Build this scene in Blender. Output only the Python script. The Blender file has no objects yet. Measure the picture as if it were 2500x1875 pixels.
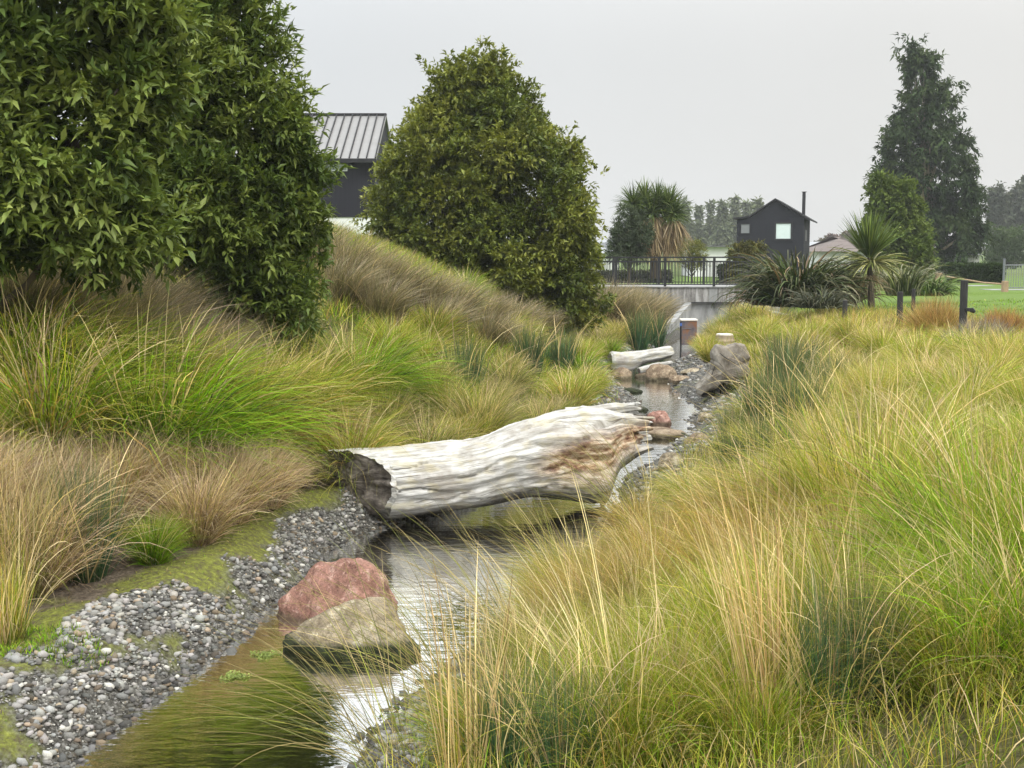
import bpy, math, random
import numpy as np
from mathutils import Vector
R = math.radians
rng = np.random.default_rng(11)
random.seed(5)
S = bpy.context.scene
COL = S.collection

# ------------------------------------------------------------------ camera
CAMZ = 2.6
F = 3018.0                       # focal length in photo pixels (photo 2500 x 1875)
PITCH = math.atan(317.5 / F)
cam_d = bpy.data.cameras.new('camera'); cam = bpy.data.objects.new('camera', cam_d); COL.objects.link(cam)
cam.location = (0, 0, CAMZ); cam.rotation_euler = (R(90) - PITCH, 0, 0)
cam_d.sensor_width = 36; cam_d.lens = 36 * F / 2500; cam_d.clip_end = 3000; cam_d.clip_start = 0.05
S.camera = cam
# ------------------------------------------------------------------ light: overcast
SUN_EL, SUN_AZ = R(52), R(150)   # azimuth measured from +Y clockwise
W = bpy.data.worlds.new('World'); S.world = W; W.use_nodes = True
nt = W.node_tree; nt.nodes.clear()
def wn(t, **k):
    n = nt.nodes.new(t)
    for a, b in k.items(): setattr(n, a, b)
    return n
out = wn('ShaderNodeOutputWorld')
tc = wn('ShaderNodeTexCoord'); sep = wn('ShaderNodeSeparateXYZ'); nt.links.new(tc.outputs['Generated'], sep.inputs[0])
mx = wn('ShaderNodeMapRange', interpolation_type='SMOOTHSTEP'); mx.inputs[1].default_value = .14; mx.inputs[2].default_value = .72; nt.links.new(sep.outputs[2], mx.inputs[0])
ma = wn('ShaderNodeMath', operation='MULTIPLY_ADD'); ma.inputs[1].default_value = 3.0; ma.inputs[2].default_value = 1.0
nt.links.new(mx.outputs[0], ma.inputs[0])
noi = wn('ShaderNodeTexNoise'); noi.inputs['Scale'].default_value = 1.6; noi.inputs['Detail'].default_value = 3
nt.links.new(tc.outputs['Generated'], noi.inputs['Vector'])
cl = wn('ShaderNodeMapRange'); cl.inputs[1].default_value = .3; cl.inputs[2].default_value = .7
cl.inputs[3].default_value = .92; cl.inputs[4].default_value = 1.05; nt.links.new(noi.outputs[0], cl.inputs[0])
mm = wn('ShaderNodeMath', operation='MULTIPLY'); nt.links.new(ma.outputs[0], mm.inputs[0]); nt.links.new(cl.outputs[0], mm.inputs[1])
hx = wn('ShaderNodeMapRange'); hx.inputs[1].default_value = -.35; hx.inputs[2].default_value = .4; nt.links.new(sep.outputs[0], hx.inputs[0])
mc = wn('ShaderNodeMix', data_type='RGBA'); mc.inputs[6].default_value = (.575, .60, .62, 1); mc.inputs[7].default_value = (.62, .615, .595, 1)
nt.links.new(hx.outputs[0], mc.inputs[0])
bg = wn('ShaderNodeBackground'); nt.links.new(mc.outputs[2], bg.inputs[0]); nt.links.new(mm.outputs[0], bg.inputs[1])
sky = wn('ShaderNodeTexSky'); sky.sky_type = 'NISHITA'; sky.sun_disc = False
sky.sun_elevation = SUN_EL; sky.sun_rotation = SUN_AZ; sky.air_density = 1.0; sky.dust_density = 6
b2 = wn('ShaderNodeBackground'); b2.inputs[1].default_value = .006; nt.links.new(sky.outputs[0], b2.inputs[0])
ad = wn('ShaderNodeAddShader'); nt.links.new(bg.outputs[0], ad.inputs[0]); nt.links.new(b2.outputs[0], ad.inputs[1])
nt.links.new(ad.outputs[0], out.inputs[0])
sd = bpy.data.lights.new('sun', 'SUN'); so = bpy.data.objects.new('sun', sd); COL.objects.link(so)
sd.energy = 1.3; sd.angle = R(22); sd.color = (1, .95, .87)
dv = Vector((math.sin(SUN_AZ) * math.cos(SUN_EL), math.cos(SUN_AZ) * math.cos(SUN_EL), math.sin(SUN_EL)))
so.rotation_euler = dv.to_track_quat('Z', 'Y').to_euler()
S.view_settings.view_transform = 'Standard'; S.view_settings.look = 'None'
S.view_settings.exposure = 0.32; S.view_settings.gamma = 1.0
S.render.engine = 'CYCLES'
try:
    S.cycles.max_bounces = 8; S.cycles.transparent_max_bounces = 16; S.cycles.transmission_bounces = 4
    S.cycles.diffuse_bounces = 3; S.cycles.glossy_bounces = 3
except Exception: pass

# ------------------------------------------------------------------ pixel helpers (photo pixels -> world)
cp, sp = math.cos(PITCH), math.sin(PITCH)
def at(u, v, Y):
    a = (u - 1250) / F; b = (937.5 - v) / F
    dy = cp + b * sp; dz = -sp + b * cp
    k = Y / dy
    return np.array([a * k, Y, CAMZ + dz * k])
def sm(a, b, x):
    t = np.clip((x - a) / (b - a), 0, 1); return t * t * (3 - 2 * t)

# ------------------------------------------------------------------ noise
def _h(i, j, k):
    n = (i * 374761393 + j * 668265263 + k * 2147483647 + 1274126177) & 0xffffffff
    n = ((n ^ (n >> 13)) * 1274126177) & 0xffffffff
    n = n ^ (n >> 16)
    return (n & 0xffff) / 65535.0
def vnoise(p):
    p = np.asarray(p, float); i = np.floor(p).astype(np.int64); f = p - i; f = f * f * (3 - 2 * f)
    r = 0
    for a in (0, 1):
        for b in (0, 1):
            for c in (0, 1):
                w = (f[:, 0] if a else 1 - f[:, 0]) * (f[:, 1] if b else 1 - f[:, 1]) * (f[:, 2] if c else 1 - f[:, 2])
                r = r + w * _h(i[:, 0] + a, i[:, 1] + b, i[:, 2] + c)
    return r * 2 - 1
def fbm(p, o=4):
    r = 0; a = 1.; q = np.asarray(p, float)
    for k in range(o):
        r = r + a * vnoise(q); q = q * 2.03 + 7.1; a *= .5
    return r

# ------------------------------------------------------------------ terrain
CY = np.array([-5, 3, 6.05, 7.8, 9.3, 10.6, 11.7, 13.5, 15.3, 18, 21, 24, 28, 34, 40, 45, 60, 80])
CX = np.array([-4.6, -2.7, -1.55, -1.15, -.72, -.55, -.15, .62, 1.5, 2.3, 2.65, 2.65, 3.05, 4.7, 6.3, 7.4, 7.4, 7.4])
CW = np.array([.9, .75, .68, .80, 1.0, 1.15, 1.0, .5, .36, .34, .5, .55, .45, .5, .7, .85, .9, .9])
def cxw(y): return np.interp(y, CY, CX), np.interp(y, CY, CW)
def ge(y): return np.interp(y, [5, 6, 7.6, 9.2, 10.5, 12, 14], [.95, .88, .78, .5, .5, .7, 1.0])
def terr(x, y):
    x = np.asarray(x, float); y = np.asarray(y, float)
    c, w = cxw(y)
    n1 = fbm(np.stack([x * .9, y * .9, 0 * x], -1), 3)
    w = w + .10 * n1
    s = x - c
    # right bank
    d = s - w
    zr = .16 * sm(0, .25, d) + .22 * sm(.2, 1.0, d) + .62 * sm(.9, 4.5, d)
    zr = zr + .2 * sm(5, 12, d)
    # left bank: gravel hump, then slope
    e = -s - w
    zl = .17 * sm(0, .22, e) + .16 * sm(.15, .6, e) - .02 * sm(.6, 1.0, e) + .35 * sm(1.2, 2.4, e) + .5 * sm(2.2, 4.5, e) + .35 * sm(4.5, 8, e)
    g = np.exp(-(((x + 4.6) / 4.2) ** 2) - (((y - 25) / 7.5) ** 2))
    zl = zl + 1.75 * g * sm(.4, 3.5, e)
    g2 = np.exp(-(((x + 8.0) / 3.3) ** 2) - (((y - 13.5) / 6) ** 2))
    zl = zl + .95 * g2
    bed = -.28 * sm(0, .55, -np.maximum(d, e))
    z = np.where(s > w, zr, np.where(s < -w, zl, bed))
    far = sm(45.25, 45.35, y)
    z = z * (1 - far) + far * 1.15
    z = np.where((y > 45.3), np.where(y > 60, 1.15, 1.2), z)
    amp = .05 * sm(.3, 1.5, np.abs(s) - w) * (1 - far)
    z = z + amp * n1 + .012 * fbm(np.stack([x * 6, y * 6, 0 * x + 3], -1), 2) * (1 - far)
    dist = np.hypot(x, y); z = z + 6 * sm(250, 900, dist) * (.5 + .5 * np.sin(x * .006 + 1))
    return z
def gz(x, y): return float(terr(np.array([x]), np.array([y]))[0])
def gp(u, v):
    """first hit of the pixel's ray with the ground"""
    a = (u - 1250) / F; b = (937.5 - v) / F
    Y = np.linspace(3, 90, 4000); k = Y / (cp + b * sp)
    X = a * k; Z = CAMZ + (-sp + b * cp) * k
    m = np.nonzero(Z <= terr(X, Y))[0]
    i = m[0] if len(m) else -1
    return np.array([X[i], Y[i], float(terr(X[i:i+1] if i >= 0 else X[-1:], Y[i:i+1] if i >= 0 else Y[-1:])[0])])

# ------------------------------------------------------------------ object helpers
def link(o, parent=None):
    COL.objects.link(o)
    if parent is not None: o.parent = parent
    return o
def tag(o, label=None, cat=None, group=None, kind=None):
    if label: o['label'] = label
    if cat: o['category'] = cat
    if group: o['group'] = group
    if kind: o['kind'] = kind
    return o
def empty(name, loc, label, cat, group=None, rz=0):
    o = bpy.data.objects.new(name, None); link(o); o.location = [float(a) for a in loc]; o.rotation_euler.z = rz
    o.empty_display_size = .2
    return tag(o, label, cat, group)
def mesh_np(name, V, faces, mat, col=None, smooth=False, attrs=None):
    """V (n,3); faces: list of (m,k) int arrays"""
    me = bpy.data.meshes.new(name)
    V = np.ascontiguousarray(V, np.float32)
    me.vertices.add(len(V)); me.vertices.foreach_set('co', V.ravel())
    fl = [f for f in faces if len(f)]
    tot = np.concatenate([np.full(len(f), f.shape[1], np.int32) for f in fl])
    li = np.concatenate([f.ravel() for f in fl]).astype(np.int32)
    st = np.concatenate([[0], np.cumsum(tot)[:-1]]).astype(np.int32)
    me.loops.add(len(li)); me.loops.foreach_set('vertex_index', li)
    me.polygons.add(len(tot)); me.polygons.foreach_set('loop_start', st); me.polygons.foreach_set('loop_total', tot)
    if smooth: me.polygons.foreach_set('use_smooth', np.ones(len(tot), bool))
    me.update(calc_edges=True)
    if col is not None:
        a = me.attributes.new('col', 'FLOAT_COLOR', 'POINT')
        c = np.ones((len(V), 4), np.float32); c[:, :3] = col; a.data.foreach_set('color', c.ravel())
    for k, x in (attrs or {}).items():
        a = me.attributes.new(k, 'FLOAT', 'POINT'); a.data.foreach_set('value', np.asarray(x, np.float32))
    me.materials.append(mat)
    return me
def obj(name, me, parent=None, loc=None):
    o = bpy.data.objects.new(name, me); link(o, parent)
    if loc is not None: o.location = [float(a) for a in loc]
    return o
class MB:
    """collects boxes, tubes and prisms"""
    def __init__(s): s.v = []; s.f = []
    def add(s, V, Fc):
        b = len(s.v); s.v += [tuple(float(c) for c in p) for p in V]; s.f += [tuple(i + b for i in f) for f in Fc]
    def box(s, x0, x1, y0, y1, z0, z1):
        V = [(x0,y0,z0),(x1,y0,z0),(x1,y1,z0),(x0,y1,z0),(x0,y0,z1),(x1,y0,z1),(x1,y1,z1),(x0,y1,z1)]
        s.add(V, [(0,3,2,1),(4,5,6,7),(0,1,5,4),(1,2,6,5),(2,3,7,6),(3,0,4,7)])
    def tube(s, pts, rad, n=8):
        pts = [Vector([float(c) for c in p]) for p in pts]
        rad = rad if hasattr(rad, '__len__') else [rad] * len(pts)
        rings = []; V = []; Fc = []
        for i, p in enumerate(pts):
            t = (pts[min(i + 1, len(pts) - 1)] - pts[max(i - 1, 0)]).normalized()
            a = t.orthogonal().normalized() if i == 0 else (pa - t * pa.dot(t)).normalized()
            pa = a; b = t.cross(a)
            for k in range(n):
                q = 2 * math.pi * k / n; V.append(p + (a * math.cos(q) + b * math.sin(q)) * rad[i])
        for i in range(len(pts) - 1):
            for k in range(n):
                k2 = (k + 1) % n; Fc.append((i*n+k, i*n+k2, (i+1)*n+k2, (i+1)*n+k))
        Fc.append(tuple(range(n))[::-1]); Fc.append(tuple((len(pts)-1)*n + k for k in range(n)))
        s.add(V, Fc)
    def prism(s, poly, y0, y1):
        """polygon in XZ, counter-clockwise seen from -Y"""
        n = len(poly)
        V = [(x, y0, z) for x, z in poly] + [(x, y1, z) for x, z in poly]
        Fc = [tuple(range(n)), tuple(range(2*n-1, n-1, -1))] + [(i, i + n, (i+1) % n + n, (i+1) % n) for i in range(n)]
        s.add(V, Fc)
    def build(s, name, mat, parent=None, bevel=0, smooth=False):
        me = bpy.data.meshes.new(name); me.from_pydata(s.v, [], s.f); me.materials.append(mat)
        if smooth: me.polygons.foreach_set('use_smooth', [True] * len(me.polygons))
        me.update(); o = obj(name, me, parent)
        if parent is not None:
            o.location = -Vector(parent.location) if parent.parent is None and parent.type == 'EMPTY' else (0, 0, 0)
        if bevel:
            m = o.modifiers.new('bevel', 'BEVEL'); m.width = bevel; m.segments = 2; m.limit_method = 'ANGLE'
        return o

# ------------------------------------------------------------------ materials
def newmat(name):
    m = bpy.data.materials.new(name); m.use_nodes = True; m.node_tree.nodes.clear(); return m
class NT:
    def __init__(s, m): s.t = m.node_tree
    def n(s, t, ins=None, **k):
        n = s.t.nodes.new('ShaderNode' + t)
        for a, b in k.items(): setattr(n, a, b)
        for a, b in (ins or {}).items():
            if hasattr(b, 'is_output') or isinstance(b, bpy.types.NodeSocket): s.t.links.new(b, n.inputs[a])
            else: n.inputs[a].default_value = b
        return n
    def mix(s, f, a, b, blend='MIX'):
        n = s.n('Mix', {0: f, 6: a, 7: b}, data_type='RGBA', blend_type=blend); return n.outputs[2]
    def ramp(s, f, stops):
        n = s.n('ValToRGB', {0: f}); e = n.color_ramp.elements
        while len(e) < len(stops): e.new(.5)
        for i, (p, c) in enumerate(stops): e[i].position = p; e[i].color = (*c, 1) if len(c) == 3 else c
        return n.outputs[0]
    def noise(s, vec, scale, detail=4, rough=.5): 
        return s.n('TexNoise', {'Vector': vec, 'Scale': scale, 'Detail': detail, 'Roughness': rough}).outputs[0]
    def obj(s): return s.n('TexCoord').outputs['Object']
    def pos(s): return s.n('NewGeometry').outputs['Position']
    def out(s, sh, vol=None):
        o = s.n('OutputMaterial')
        if sh: s.t.links.new(sh, o.inputs[0])
        if vol: s.t.links.new(vol, o.inputs[1])
    def bsdf(s, col, rough=.6, bump=None, bs=.3, bd=.02, spec=.5, metal=0):
        ins = {'Base Color': col, 'Roughness': rough, 'Specular IOR Level': spec, 'Metallic': metal}
        if bump is not None:
            ins['Normal'] = s.n('Bump', {'Height': bump, 'Strength': bs, 'Distance': bd}).outputs[0]
        return s.n('BsdfPrincipled', ins).outputs[0]
    def map(s, vec, scale):
        return s.n('Mapping', {'Vector': vec, 'Scale': scale}).outputs[0]
def C4(c): return (*c, 1)

def leafmat(name, transl=.3, rough=.45, spec=.3):
    m = newmat(name); t = NT(m)
    c = t.n('Attribute', attribute_name='col').outputs[0]
    nz = t.noise(t.pos(), 1.3, 3)
    v = t.n('MapRange', {0: nz, 1: .3, 2: .7, 3: .82, 4: 1.2}).outputs[0]
    cc = t.mix(1, c, t.n('CombineColor', {0: v, 1: v, 2: v}).outputs[0], 'MULTIPLY')
    p = t.bsdf(cc, rough, spec=spec)
    tr = t.n('BsdfTranslucent', {'Color': t.mix(1, cc, (1.15, 1.1, .6, 1), 'MULTIPLY')}).outputs[0]
    ms = t.n('MixShader', {0: transl, 1: p, 2: tr}).outputs[0]
    t.out(ms); return m
M_GRASS = leafmat('grass_blade', .35, .6, .08)
M_LEAF = leafmat('glossy_leaf', .25, .45, .25)
M_FAR = leafmat('far_foliage', .2, .7, .1)
M_STRAP = leafmat('strap_leaf', .2, .55, .2)

def simple(name, col, rough=.6, nscale=8, var=.15, bs=.2, metal=0, spec=.5, stretch=(1, 1, 1)):
    m = newmat(name); t = NT(m); vec = t.map(t.obj(), stretch)
    nz = t.noise(vec, nscale, 5)
    v = t.n('MapRange', {0: nz, 1: .25, 2: .75, 3: 1 - var, 4: 1 + var}).outputs[0]
    c = t.mix(1, C4(col), t.n('CombineColor', {0: v, 1: v, 2: v}).outputs[0], 'MULTIPLY')
    t.out(t.bsdf(c, rough, nz, bs, .01, spec, metal)); return m
M_BARK = simple('bark', (.09, .07, .05), .9, 14, .4, .8, stretch=(1, 1, .25))
M_EUBARK = simple('pale_bark', (.25, .2, .15), .8, 5, .4, .4, stretch=(1, 1, .25))
M_BLACKPOST = simple('tarred_post', (.022, .022, .022), .75, 30, .5, .6, stretch=(1, 1, .2))
M_BLACKMETAL = simple('black_powdercoat', (.012, .013, .015), .45, 20, .2, .05)
M_TIMBER = simple('raw_timber', (.33, .23, .14), .8, 20, .3, .4, stretch=(1, 1, .2))
M_WHITE = simple('white_render', (.72, .73, .72), .7, 6, .06, .1)
M_WHITEFRAME = simple('white_frame', (.7, .72, .74), .5, 3, .05, .02)
M_GREYMETAL = simple('galvanised', (.22, .23, .25), .45, 30, .15, .1, metal=.6)
M_DARKTRIM = simple('dark_trim', (.014, .014, .017), .85, 5, .2, .05)
M_GLAREPANE = simple('glare_pane', (.62, .72, .72), .5, 3, .05, .02)  # pale colour stands in for glare on the window pane
M_GREYPANE = simple('grey_pane', (.2, .21, .22), .25, 3, .1, .02)
M_WHITEWOOD = simple('sawn_top', (.72, .67, .58), .7, 14, .12, .2)

def claddingmat(name, col, sx, axis=0):
    m = newmat(name); t = NT(m); p = t.obj()
    sp_ = t.n('SeparateXYZ', {0: p}); c = sp_.outputs[axis]
    fr = t.n('Math', {0: t.n('Math', {0: c, 1: sx}, operation='MULTIPLY').outputs[0]}, operation='FRACT').outputs[0]
    gr = t.n('MapRange', {0: fr, 1: 0, 2: .08, 3: 0, 4: 1}).outputs[0]
    nz = t.noise(t.map(p, (1, 1, .1)), 9, 4)
    cc = t.mix(nz, C4([a * .75 for a in col]), C4([a * 1.25 for a in col]))
    cc = t.mix(gr, C4([a * .4 for a in col]), cc)
    t.out(t.bsdf(cc, .75, gr, .5, .01, .15)); return m
M_DARKCLAD = claddingmat('charcoal_cladding', (.019, .019, .026), 5)
M_DARKCLAD2 = claddingmat('black_weatherboard', (.016, .017, .023), 5, 2)

def concretemat():
    m = newmat('stained_concrete'); t = NT(m); p = t.pos()
    st = t.noise(t.map(p, (3.2, 1, .35)), 2.2, 5, .65)
    c = t.ramp(st, [(.38, (.07, .065, .06)), (.5, (.22, .21, .2)), (.62, (.40, .40, .39))])
    g = t.noise(p, 18, 4)
    c = t.mix(.2, c, t.ramp(g, [(.3, (.18, .18, .17)), (.7, (.5, .5, .48))]))
    t.out(t.bsdf(c, .85, g, .3, .01)); return m
M_CONC = concretemat()
def lightconc():
    m = newmat('pale_concrete'); t = NT(m); p = t.pos()
    st = t.noise(t.map(p, (1, 1, .4)), 2.5, 5, .6); g = t.noise(p, 25, 4)
    c = t.ramp(st, [(.3, (.13, .13, .125)), (.5, (.25, .255, .25)), (.7, (.35, .355, .35))])
    t.out(t.bsdf(c, .85, g, .3, .01)); return m
M_CONC2 = lightconc()

# ------------------------------------------------------------------ ground
def groundmat():
    m = newmat('ground_soil_gravel'); t = NT(m); p = t.pos()
    A = lambda n: t.n('Attribute', attribute_name=n).outputs['Fac']
    n1 = t.noise(p, 3, 6, .6); n2 = t.noise(p, 22, 6, .65); n3 = t.noise(p, 90, 3)
    soil = t.ramp(n2, [(.3, (.055, .042, .030)), (.5, (.12, .095, .07)), (.72, (.2, .165, .125))])
    thatch = t.ramp(n2, [(.3, (.05, .05, .02)), (.55, (.12, .11, .045)), (.75, (.2, .17, .08))])
    vo = t.n('TexVoronoi', {'Vector': p, 'Scale': 34.0}); vo2 = t.n('TexVoronoi', {'Vector': p, 'Scale': 75.0})
    gcol = t.mix(.5, vo.outputs['Color'], vo2.outputs['Color'])
    bw = t.n('RGBToBW', {0: gcol}).outputs[0]
    grav = t.ramp(bw, [(.2, (.05, .048, .042)), (.45, (.12, .115, .105)), (.75, (.26, .255, .24))])
    gd = t.ramp(vo.outputs['Distance'], [(0, (1, 1, 1)), (.5, (.55, .55, .52)), (.9, (.18, .17, .15))])
    grav = t.mix(.8, grav, gd, 'MULTIPLY')
    moss = t.ramp(n2, [(.35, (.09, .075, .04)), (.5, (.13, .14, .03)), (.7, (.24, .26, .05))])
    lawn = t.ramp(n2, [(.3, (.085, .135, .025)), (.55, (.12, .19, .035)), (.8, (.18, .23, .06))])
    bed = t.ramp(bw, [(.2, (.018, .016, .010)), (.5, (.05, .043, .028)), (.8, (.17, .15, .11))])
    far = t.ramp(t.noise(p, .05, 4), [(.35, (.08, .13, .03)), (.6, (.13, .17, .05))])
    c = t.mix(A('thatch'), soil, thatch)
    c = t.mix(A('gravel'), c, grav)
    c = t.mix(A('moss'), c, moss)
    c = t.mix(A('bed'), c, bed)
    c = t.mix(A('lawn'), c, lawn)
    c = t.mix(A('far'), c, far)
    h = t.n('Math', {0: n2, 1: t.n('Math', {0: vo.outputs['Distance'], 1: -.8}, operation='MULTIPLY').outputs[0]}, operation='ADD').outputs[0]
    t.out(t.bsdf(c, .92, h, .9, .03, .2)); return m
def axis(vals):
    a = [vals[0][0]]
    for lo, hi, st in vals:
        n = max(1, int(round((hi - lo) / st))); a += list(np.linspace(lo, hi, n + 1)[1:])
    return np.array(a)
gx = axis([(-1200, -300, 150), (-300, -60, 30), (-60, -20, 4), (-20, -7, .5), (-7, 7, .09), (7, 14, .3), (14, 40, 2), (40, 80, 8), (80, 300, 30), (300, 1200, 150)])
gy = axis([(-60, -10, 10), (-10, 2, 1.2), (2, 4, .3), (4, 16, .09), (16, 30, .15), (30, 45.2, .35), (45.2, 45.4, .1), (45.4, 62, .8), (62, 120, 8), (120, 300, 30), (300, 2400, 300)])
GX, GY = np.meshgrid(gx, gy); gxf, gyf = GX.ravel(), GY.ravel()
GZ = terr(gxf, gyf)
c_, w_ = cxw(gyf); s_ = gxf - c_
w_ = w_ + .10 * fbm(np.stack([gxf * .9, gyf * .9, 0 * gxf], -1), 3)
nn = fbm(np.stack([gxf * 1.7, gyf * 1.7, 0 * gxf + 9], -1), 4)
def mossmask(x, y, s, w):
    n = fbm(np.stack([x * 2.3, y * 2.3, 0 * x + 4], -1), 4)
    e = -s - w
    lb = np.exp(-((e - ge(y) - .06) / np.where(y > 8.3, .24, .16)) ** 2) * (y < 12.5)
    return np.clip((lb * 1.7 + .25 * np.exp(-((e - .3) / .5) ** 2) + n * 1.1 - .75) * 2.2, 0, 1)
e_ = -s_ - w_; d_ = s_ - w_
grav = np.where(s_ < 0, sm(1.35, 1.0, e_ + .2 * nn) if False else 1 - sm(-.1, .12, e_ - ge(gyf) + .12 * nn), 1 - sm(.7, 1.1, d_ + .2 * nn))
lawnm = sm(25, 27, gyf) * sm(0, 1.2, gxf - (9.6 + .0 * gyf)) * (1 - sm(70, 100, gyf))
at_ = {'gravel': grav * (gyf < 43), 'moss': mossmask(gxf, gyf, s_, w_) , 'bed': (GZ < .01) * 1.0 * (gyf < 45.3) * sm(-.01, .03, -GZ + .02),
       'thatch': np.where(s_ < 0, sm(1.9, 2.6, e_ + .3 * nn), sm(.7, 1.2, d_)), 'lawn': np.clip(lawnm + (gyf > 45.3) * (gyf < 80), 0, 1), 'far': sm(70, 100, gyf)}
nxg, nyg = len(gx), len(gy)
ii = (np.arange(nyg - 1)[:, None] * nxg + np.arange(nxg - 1)[None]).ravel()
q = np.stack([ii, ii + 1, ii + 1 + nxg, ii + nxg], -1)
g_me = mesh_np('ground', np.stack([gxf, gyf, GZ], -1), [q], groundmat(), smooth=True, attrs=at_)
tag(obj('ground', g_me), kind='structure')

# ------------------------------------------------------------------ water
def watermat():
    m = newmat('stream_water'); t = NT(m); p = t.pos()
    v1 = t.map(p, (2.2, 6.5, 1)); 
    w1 = t.noise(v1, 1.6, 3, .5); w2 = t.noise(t.map(p, (7, 20, 1)), 1.5, 2, .5)
    h = t.n('Math', {0: w1, 1: t.n('Math', {0: w2, 1: .3}, operation='MULTIPLY').outputs[0]}, operation='ADD').outputs[0]
    bm = t.n('Bump', {'Height': h, 'Strength': .2, 'Distance': .022}).outputs[0]
    fr = t.n('Fresnel', {'IOR': 1.45, 'Normal': bm}).outputs[0]
    k = t.n('Math', {0: fr, 1: 4.8}, operation='MULTIPLY', use_clamp=True).outputs[0]
    gl = t.n('BsdfGlossy', {'Color': (1, 1, 1, 1), 'Roughness': .03, 'Normal': bm}).outputs[0]
    tr = t.n('BsdfTransparent', {'Color': (.60, .56, .40, 1)}).outputs[0]
    t.out(t.n('MixShader', {0: k, 1: tr, 2: gl}).outputs[0]); return m
wy = np.linspace(-3, 45.2, 400); wc, ww = cxw(wy); wr = np.linspace(-1, 1, 13)
WV = np.stack([(wc[:, None] + wr[None] * (ww[:, None] + .35)), np.repeat(wy[:, None], 13, 1), np.zeros((400, 13))], -1).reshape(-1, 3)
ii = (np.arange(399)[:, None] * 13 + np.arange(12)[None]).ravel()
tag(obj('stream_water', mesh_np('stream_water', WV, [np.stack([ii, ii + 1, ii + 14, ii + 13], -1)], watermat(), smooth=True)), kind='structure')

# ------------------------------------------------------------------ icosphere template
def ico(sub):
    import bmesh
    b = bmesh.new(); bmesh.ops.create_icosphere(b, subdivisions=sub, radius=1)
    V = np.array([v.co[:] for v in b.verts]); Fc = np.array([[v.index for v in f.verts] for f in b.faces]); b.free()
    return V, Fc
I1 = ico(1); I2 = ico(2); I5 = ico(5)
def rotz(V, a):
    c, s = np.cos(a), np.sin(a); return np.stack([V[..., 0] * c - V[..., 1] * s, V[..., 0] * s + V[..., 1] * c, V[..., 2]], -1)

# ------------------------------------------------------------------ pebbles
def pebbles():
    P = []; SZ = []
    def scatter(n, y0, y1, side, e0, e1, s0, s1, pw=1.0):
        y = y0 + (y1 - y0) * rng.random(n) ** pw; c, w = cxw(y)
        e = e0 + (e1 - e0) * rng.random(n)
        x = c + side * (w + e)
        P.append(np.stack([x, y], -1)); SZ.append(s0 * (s1 / s0) ** (rng.random(n) ** 2.6))
    scatter(15000, 4.6, 8.5, -1, -.12, 1.15, .007, .036)
    scatter(7000, 8.5, 12.5, -1, -.12, 1.1, .009, .036)
    scatter(1200, 4.8, 7, 1, -.2, .7, .010, .038)
    scatter(2200, 12, 30, 1, -.15, .9, .016, .055)
    scatter(2200, 12, 34, -1, -.15, 1.0, .016, .06)
    scatter(900, 7, 12, 1, -.2, .5, .012, .04)
    scatter(700, 5, 12, -1, -.8, -.05, .015, .05)
    P = np.concatenate(P); SZ = np.concatenate(SZ); n = len(P)
    z = terr(P[:, 0], P[:, 1])
    TV, TF = I1
    V = np.repeat(TV[None], n, 0)
    V = V * (1 + .22 * (rng.random((n, len(TV), 1)) - .5) * 1.3)
    sc = np.stack([SZ * rng.uniform(.8, 1.4, n), SZ * rng.uniform(.7, 1.1, n), SZ * rng.uniform(.35, .75, n)], -1)
    V = V * sc[:, None]
    tx = rng.normal(0, .35, n)[:, None]; c, s = np.cos(tx), np.sin(tx)
    V = np.stack([V[..., 0] * c + V[..., 2] * s, V[..., 1], -V[..., 0] * s + V[..., 2] * c], -1)
    V = rotz(V, rng.random(n)[:, None] * 6.28)
    V[..., 0] += P[:, :1]; V[..., 1] += P[:, 1:]; V[..., 2] += (z + sc[:, 2] * .35)[:, None]
    keep = (mossmask(P[:, 0], P[:, 1], P[:, 0] - cxw(P[:, 1])[0], cxw(P[:, 1])[1]) < .35) | (z < .1)
    keep &= (P[:, 0] > cxw(P[:, 1])[0]) | ((cxw(P[:, 1])[0] - cxw(P[:, 1])[1] - P[:, 0]) < ge(P[:, 1]) - .02 + .12 * rng.random(n)) | (P[:, 1] > 14)
    g = rng.uniform(.06, .37, n) ; base = np.stack([g * rng.uniform(.97, 1.08, n), g, g * rng.uniform(.88, 1.0, n)], -1)
    br = rng.random(n) < .14; base[br] *= np.array([1.0, .82, .62])
    wet = (z < .04); base[wet] *= .5
    lt = rng.random(n) < .05; base[lt] = np.array([.5, .49, .45])
    V = V[keep]; base = base[keep]; n = len(V)
    colr = np.repeat(base, len(TV), 0)
    Fc = (np.arange(n)[:, None, None] * len(TV) + TF[None]).reshape(-1, 3)
    m = newmat('pebble'); t = NT(m); c = t.n('Attribute', attribute_name='col').outputs[0]
    nz = t.noise(t.pos(), 130, 4)
    c = t.mix(.5, c, t.ramp(nz, [(.3, (.55, .55, .52)), (.7, (1, 1, .98))]), 'MULTIPLY')
    t.out(t.bsdf(c, .75, nz, .3, .005, .35))
    tag(obj('pebbles', mesh_np('pebbles', V.reshape(-1, 3), [Fc], m, colr, smooth=True)),
        'grey river pebbles heaped along both edges of the stream', 'gravel', kind='stuff')
pebbles()

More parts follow.
